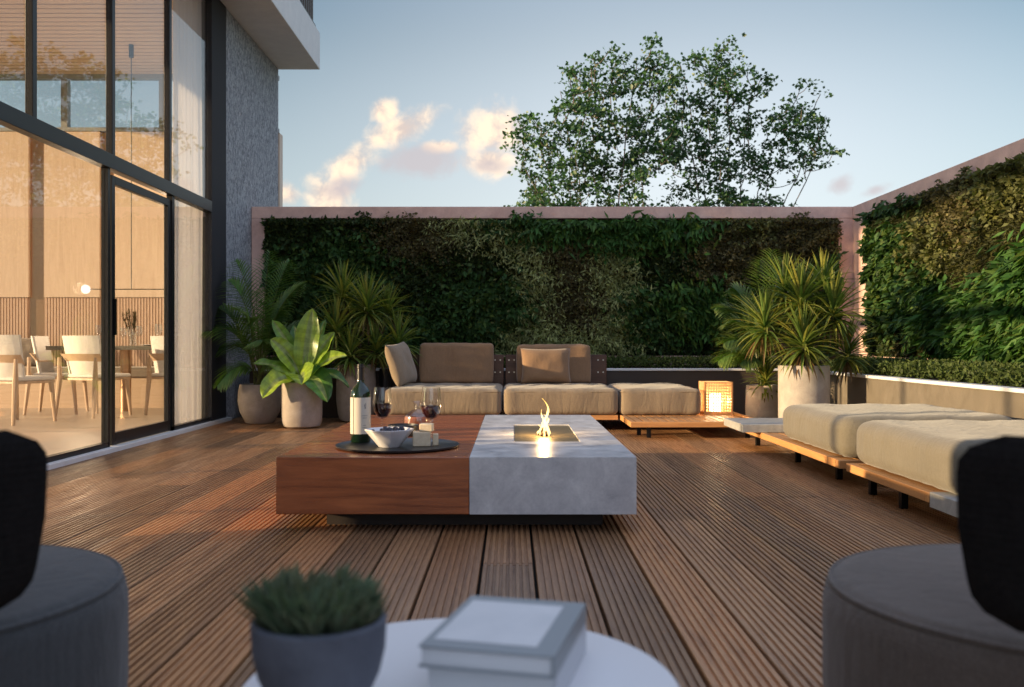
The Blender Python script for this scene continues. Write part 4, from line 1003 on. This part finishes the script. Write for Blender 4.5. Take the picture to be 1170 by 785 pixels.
# books
def book(c, w, d, z, th, rz, label, art=False):
    t = thing('book', (c[0], c[1], z), label, 'book', 'books stacked on the white table', rz)
    cm = mat('book_cover', (.27, .30, .32) if art else (.55, .58, .62), .45); pm = mat('book_pages', (.66, .68, .70), .8)
    MB().box((-w / 2, -d / 2, th - .0035), (w / 2, d / 2, th)).build('cover', cm, t, bevel=.001)
    MB().box((-w / 2, -d / 2, 0), (w / 2, d / 2, .0035)).build('cover', cm, t, bevel=.001)
    MB().box((w / 2 - .004, -d / 2, .0037), (w / 2, d / 2, th - .0037)).build('spine', cm, t)
    mb = MB().box((-w / 2 + .003, -d / 2 + .004, .0037), (w / 2 - .005, d / 2 - .004, th - .0037)); mb.build('pages', pm, t)
    if art:
        am = stone('cover_print', (.60, .62, .64), (.72, .73, .74), .5, 12, .0001)
        MB().box((-w / 2 + .012, -d / 2 + .028, th + .0004), (w / 2 - .030, d / 2 - .030, th + .0009)).build('cover_print', am, t)
cxb, cyb = -.005, 1.318
book((cxb + .004, cyb + .01), .182, .235, WT + .001, .044, R(-14), 'pale blue-grey book at the bottom of the stack')
book((cxb, cyb), .186, .25, WT + .0462, .030, R(-14), 'grey covered book with a pale printed cover on top of the stack', True)

M['woven'] = fabric('black_woven_back', (.009, .0075, .007), 160, .4, .002); M['woven'].node_tree.nodes['Principled BSDF'].inputs['Sheen Weight'].default_value = 0
# round armchairs in the foreground
def armchair(X, Y, a0, a1, label, fab, zt0=.745, zb0=.455, rot=0):
    t = thing('round_armchair', (X, Y, 0), label, 'armchair', 'round armchairs in the foreground')
    r = .42; z = .42
    MB().lathe([(0, .03), (r * .93, .03), (r * .97, .05), (r * 1.0, .20), (r, z - .055), (r * .985, z - .025), (r * .95, z - .008), (r * .88, z), (0, z + .004)], n=96).build('seat', fab, t, smooth=True)
    MB().tube([(r * .965 * math.cos(q * 2 * math.pi / 72), r * .965 * math.sin(q * 2 * math.pi / 72), z - .012) for q in range(73)], .005, 6, cap=False).build('seam', fab, t, smooth=True)
    rb = .48; n = 40; th = .045; vs = []; fs = []; nz = 14
    # curved shell with rounded corners, tapering towards the bottom
    for s in (0, 1):
        for i in range(n + 1):
            u_ = i / n * 2 - 1
            for j in range(nz + 1):
                w = j / nz * 2 - 1
                # superellipse corner rounding
                k = 1 - .05 * max(0, -w) - .01
                lim = (1 - abs(w) ** 9) ** (1 / 6.) if abs(w) < 1 else 0
                lim = max(lim, .84)
                uu = u_ * k * lim; a = R((a0 + a1) / 2 + (a1 - a0) / 2 * uu)
                edge = max(abs(u_) ** 8, abs(w) ** 8); rr = rb + (th / 2 * (1 - .85 * edge)) * (1 if s else -1) + .02 * (w * .5)
                vs.append((rr * math.cos(a), rr * math.sin(a), (zt0 + zb0) / 2 + (zt0 - zb0) / 2 * w))
    m_ = (n + 1) * (nz + 1)
    for s in (0, 1):
        for i in range(n):
            for j in range(nz):
                a = s * m_ + i * (nz + 1) + j; q = (a, a + nz + 1, a + nz + 2, a + 1); fs.append(q if s else q[::-1])
    def rim(a, b_): fs.append((a, b_, b_ + m_, a + m_))
    for i in range(n): rim(i * (nz + 1), (i + 1) * (nz + 1)); rim((i + 1) * (nz + 1) + nz, i * (nz + 1) + nz)
    for j in range(nz): rim(j + 1, j); rim(n * (nz + 1) + j, n * (nz + 1) + j + 1)
    MB().add(vs, fs).build('backrest', M['woven'], t, smooth=True)
    for a in ((a0 + a1) / 2 - 20, (a0 + a1) / 2 + 20):
        a = R(a); MB().tube([(.40 * math.cos(a), .40 * math.sin(a), .2), (.475 * math.cos(a), .475 * math.sin(a), .46), (.48 * math.cos(a), .48 * math.sin(a), .6)], .011, 8).build('back_support', M['blackleg'], t, smooth=True)
armchair(1.03, 1.72, 223, 320, 'round taupe armchair with black backrest at the lower right', M['fab_taupe'])
armchair(-1.18, 1.72, 232, 331, 'round charcoal armchair with black backrest at the lower left', M['fab_dark'])

# ------------------------------------------------------------ dining room
FZ = .018
def dining_chair():
    t = thing('dining_chair', (0, 0, FZ), '', 'dining chair', 'white dining chairs')
    # faces +Y. shell back: curved
    def shell(zc0, zc1, y_, name, m_, w=.25, curve=.07, th=.022):
        vs = []; n = 14; rows = 5
        for s in (0, 1):
            for j in range(rows + 1):
                for i in range(n + 1):
                    u_ = i / n * 2 - 1; v_ = j / rows; wd = w * (1 - .08 * (1 - v_)); 
                    vs.append((u_ * wd, y_ + curve * u_ * u_ + .02 - .06 * v_ * 1.2 + s * -th, zc0 + (zc1 - zc0) * v_))
        m2 = (n + 1) * (rows + 1); fs = []
        for s in (0, 1):
            for j in range(rows):
                for i in range(n):
                    a = s * m2 + j * (n + 1) + i; q = (a, a + 1, a + n + 2, a + n + 1); fs.append(q if s else q[::-1])
        for i in range(n): fs += [(i, i + 1, i + 1 + m2, i + m2), (rows * (n + 1) + i + 1, rows * (n + 1) + i, rows * (n + 1) + i + m2, rows * (n + 1) + i + 1 + m2)]
        for j in range(rows): fs += [(j * (n + 1) + n + 1, j * (n + 1), j * (n + 1) + m2, (j + 1) * (n + 1) + m2), (j * (n + 1) + n, (j + 1) * (n + 1) + n, (j + 1) * (n + 1) + n + m2, j * (n + 1) + n + m2)]
        return MB().add(vs, fs).build(name, m_, t, smooth=True)
    shell(.47, .90, -.20, 'backrest', M['fab_white'])
    shell(.60, .70, -.212, 'back_band', M['chair_wood'], w=.262, th=.02)
    MB().box((-.24, -.20, .435), (.24, .24, .475)).build('seat', M['fab_white'], t, bevel=.015)
    MB().box((-.235, -.205, .405), (.235, .235, .433)).build('seat_frame', M['chair_wood'], t, bevel=.004)
    for sx in (-1, 1):
        MB().tube([(sx * .25, -.235, .66), (sx * .243, -.235, .42), (sx * .262, -.275, 0)], [.016, .026, .016], 8).build('leg', M['chair_wood'], t, smooth=True)
        MB().tube([(sx * .22, .20, .41), (sx * .235, .235, 0)], [.024, .015], 8).build('leg', M['chair_wood'], t, smooth=True)
    return t
ch = dining_chair()
spots = [((-4.96, 10.85), -24, 'white dining chair seen from behind, just left of the sliding door post'), ((-5.62, 11.3), -78, 'white dining chair in profile at the left end of the dining table'), ((-5.42, 9.95), -20, 'white dining chair cut by the left picture edge'), ((-4.08, 11.25), -5, 'white dining chair half hidden by the curtain')]
for i, ((x_, y_), a, lb_) in enumerate(spots):
    o = ch if i == 0 else copy_tree(ch); o.location = (x_, y_, FZ); o.rotation_euler.z = R(a); o['label'] = lb_; o.scale = (1.18, 1.12, 1.06)
# table
t = thing('dining_table', (-4.75, 11.62, FZ), 'thin grey dining table on a round bronze leg behind the glass', 'table')
wpart(MB().box((-5.75, 11.22, .80), (-3.75, 12.0, .85)), 'tabletop', mat('grey_tabletop', (.16, .145, .12), .3), t, bevel=.004)
wpart(MB().lathe([(.0, 0), (.065, 0), (.065, .78), (0, .78)], (-4.93, 11.62, FZ), 32), 'leg', M['bronze'], t, smooth=True)
wpart(MB().lathe([(.0, 0), (.055, 0), (.055, .78), (0, .78)], (-4.0, 11.62, FZ), 32), 'leg', M['bronze'], t, smooth=True)
# bench
t = thing('bench', (-6, 12.4, FZ), 'pale oak wall bench with upholstered seat behind the dining table', 'bench')
wpart(MB().box((LX + .1, 12.2, FZ), (-3.6, 12.75, .42)), 'bench_base', M['oak_x'], t)
wpart(MB().box((LX + .1, 12.17, .421), (-3.6, 12.74, .56)), 'bench_cushion', M['fab_mid'], t, bevel=.02)
for i, (px, sz, lb_) in enumerate(((32, .42, 'grey-brown square cushion on the bench, behind the profile chair'), (98, .4, 'grey-brown square cushion on the bench, behind the chair seen from behind'), (4, .4, 'grey-brown square cushion on the bench at the left picture edge'))):
    o = pillow('bench_cushion_pillow', sz, sz, .14, M['fab_mid'], seed=i); o.name = 'bench_pillow'; o.location = (PX(px, 12.5), 12.5, .56); o.rotation_euler = (R(-14), 0, R(8 - 10 * i)); tag(o, lb_, 'pillow', 'cushions on the bench')
# lamp with two globes
Yl = 11.55; zl = PZ(331, Yl)
t = thing('pendant_lamp', (PX(150, Yl), Yl, ZC), 'slim black pendant rod lamp with two white globes over the dining table', 'lamp')
wpart(MB().tube([(PX(150, Yl), Yl, ZC - .02), (PX(150, Yl), Yl, zl)], .006, 8), 'rod', M['blackleg'], t)
wpart(MB().tube([(PX(98, Yl), Yl, zl), (PX(208, Yl), Yl, zl)], .006, 8), 'arm', M['blackleg'], t)
wpart(MB().lathe([(.03, 0), (.03, -.16), (0, -.16)], (PX(150, Yl), Yl, ZC - .001), 16), 'canopy', M['blackleg'], t)
gm = emit('globe_glow', (1, .84, .66), .9)
for px in (98, 205):
    r = .056; prof = [(r * math.sin(math.pi * k / 14), -r * math.cos(math.pi * k / 14)) for k in range(15)]
    wpart(MB().lathe(prof, (PX(px, Yl), Yl, zl), 24), 'globe', gm, t, smooth=True)
    d = bpy.data.lights.new('globe_light', 'POINT'); d.energy = 14; d.color = (1, .74, .48); d.shadow_soft_size = .08
    l = bpy.data.objects.new('globe_light', d); COL.objects.link(l); l.parent = t; l.location = (PX(px, Yl) - PX(150, Yl), -.12, zl - ZC + .0)
# glassware on the dining table and a vase of dried grass
def goblet(X, Y, z, h, r):
    t = thing('goblet', (X, Y, z), '', 'glass', 'glasses on the dining table')
    MB().lathe([(0, .002), (r * .8, .001), (r * .8, .004), (.004, .012), (.004, h * .45), (r * .7, h * .52), (r, h * .7), (r * .85, h), (r * .82, h), (r * .96, h * .7), (r * .66, h * .54), (0, h * .48)], n=20).build('glass', M['clear'], t, smooth=True); return t
gl = goblet(0, 0, .851, .24, .042)
for i, (px, dy, s, lb_) in enumerate(((113, .1, 1.1, 'stemmed glass on the dining table left of the door post'), (141, .0, .95, 'stemmed glass on the dining table just right of the door post'), (149, .2, 1.0, 'stemmed glass in front of the vase of dried grass'), (159, .1, 1.05, 'stemmed glass immediately right of the vase'), (181, .0, 1.15, 'tall stemmed glass near the right door frame'))):
    o = gl if i == 0 else copy_tree(gl); Yg = 11.5 + dy; o.location = (PX(px, Yg), Yg, .851); o.scale = (s, s, s); o['label'] = lb_
for i, (px, lb_) in enumerate(((170, 'small white plate on the dining table beside the tall glass'), (190, 'white folded napkin bowl near the right door frame'))):
    o = MB().lathe([(0, 0), (.06, 0), (.10, .014 + .03 * i), (.095, .016 + .03 * i), (.055, .006), (0, .006)], n=30).build(['plate', 'bowl'][i], bpy.data.materials['white_porcelain'], smooth=True, loc=(PX(px, 11.45), 11.45, .851)); tag(o, lb_, ['plate', 'bowl'][i])
Yv = 11.6; t = thing('vase', (PX(152, Yv), Yv, .851), 'clear glass vase of dark dried grass plumes on the dining table', 'vase')
MB().lathe([(0, .002), (.04, 0), (.045, .02), (.045, .17), (.042, .17), (.042, .02), (0, .01)], n=24).build('vase_glass', M['clear'], t, smooth=True)
mb = MB()
for k in range(7):
    a = rnd.uniform(-.4, .25); tip = Vector((a * .35, rnd.uniform(-.05, .05), rnd.uniform(.36, .5))); mb.tube([(0, 0, .02), tip * .6, tip], [.002, .002, .001], 4, col=(.12, .09, .05))
    for j in range(70):
        s = rnd.uniform(.5, 1); p = tip * s; strip(mb, p, (rnd.gauss(0, .4) + a, rnd.gauss(0, .4), 1), .06, .006, .3, jit((.07, .05, .025)), n=2)
mb.build('dried_plumes', M['leaf_matte'], t)
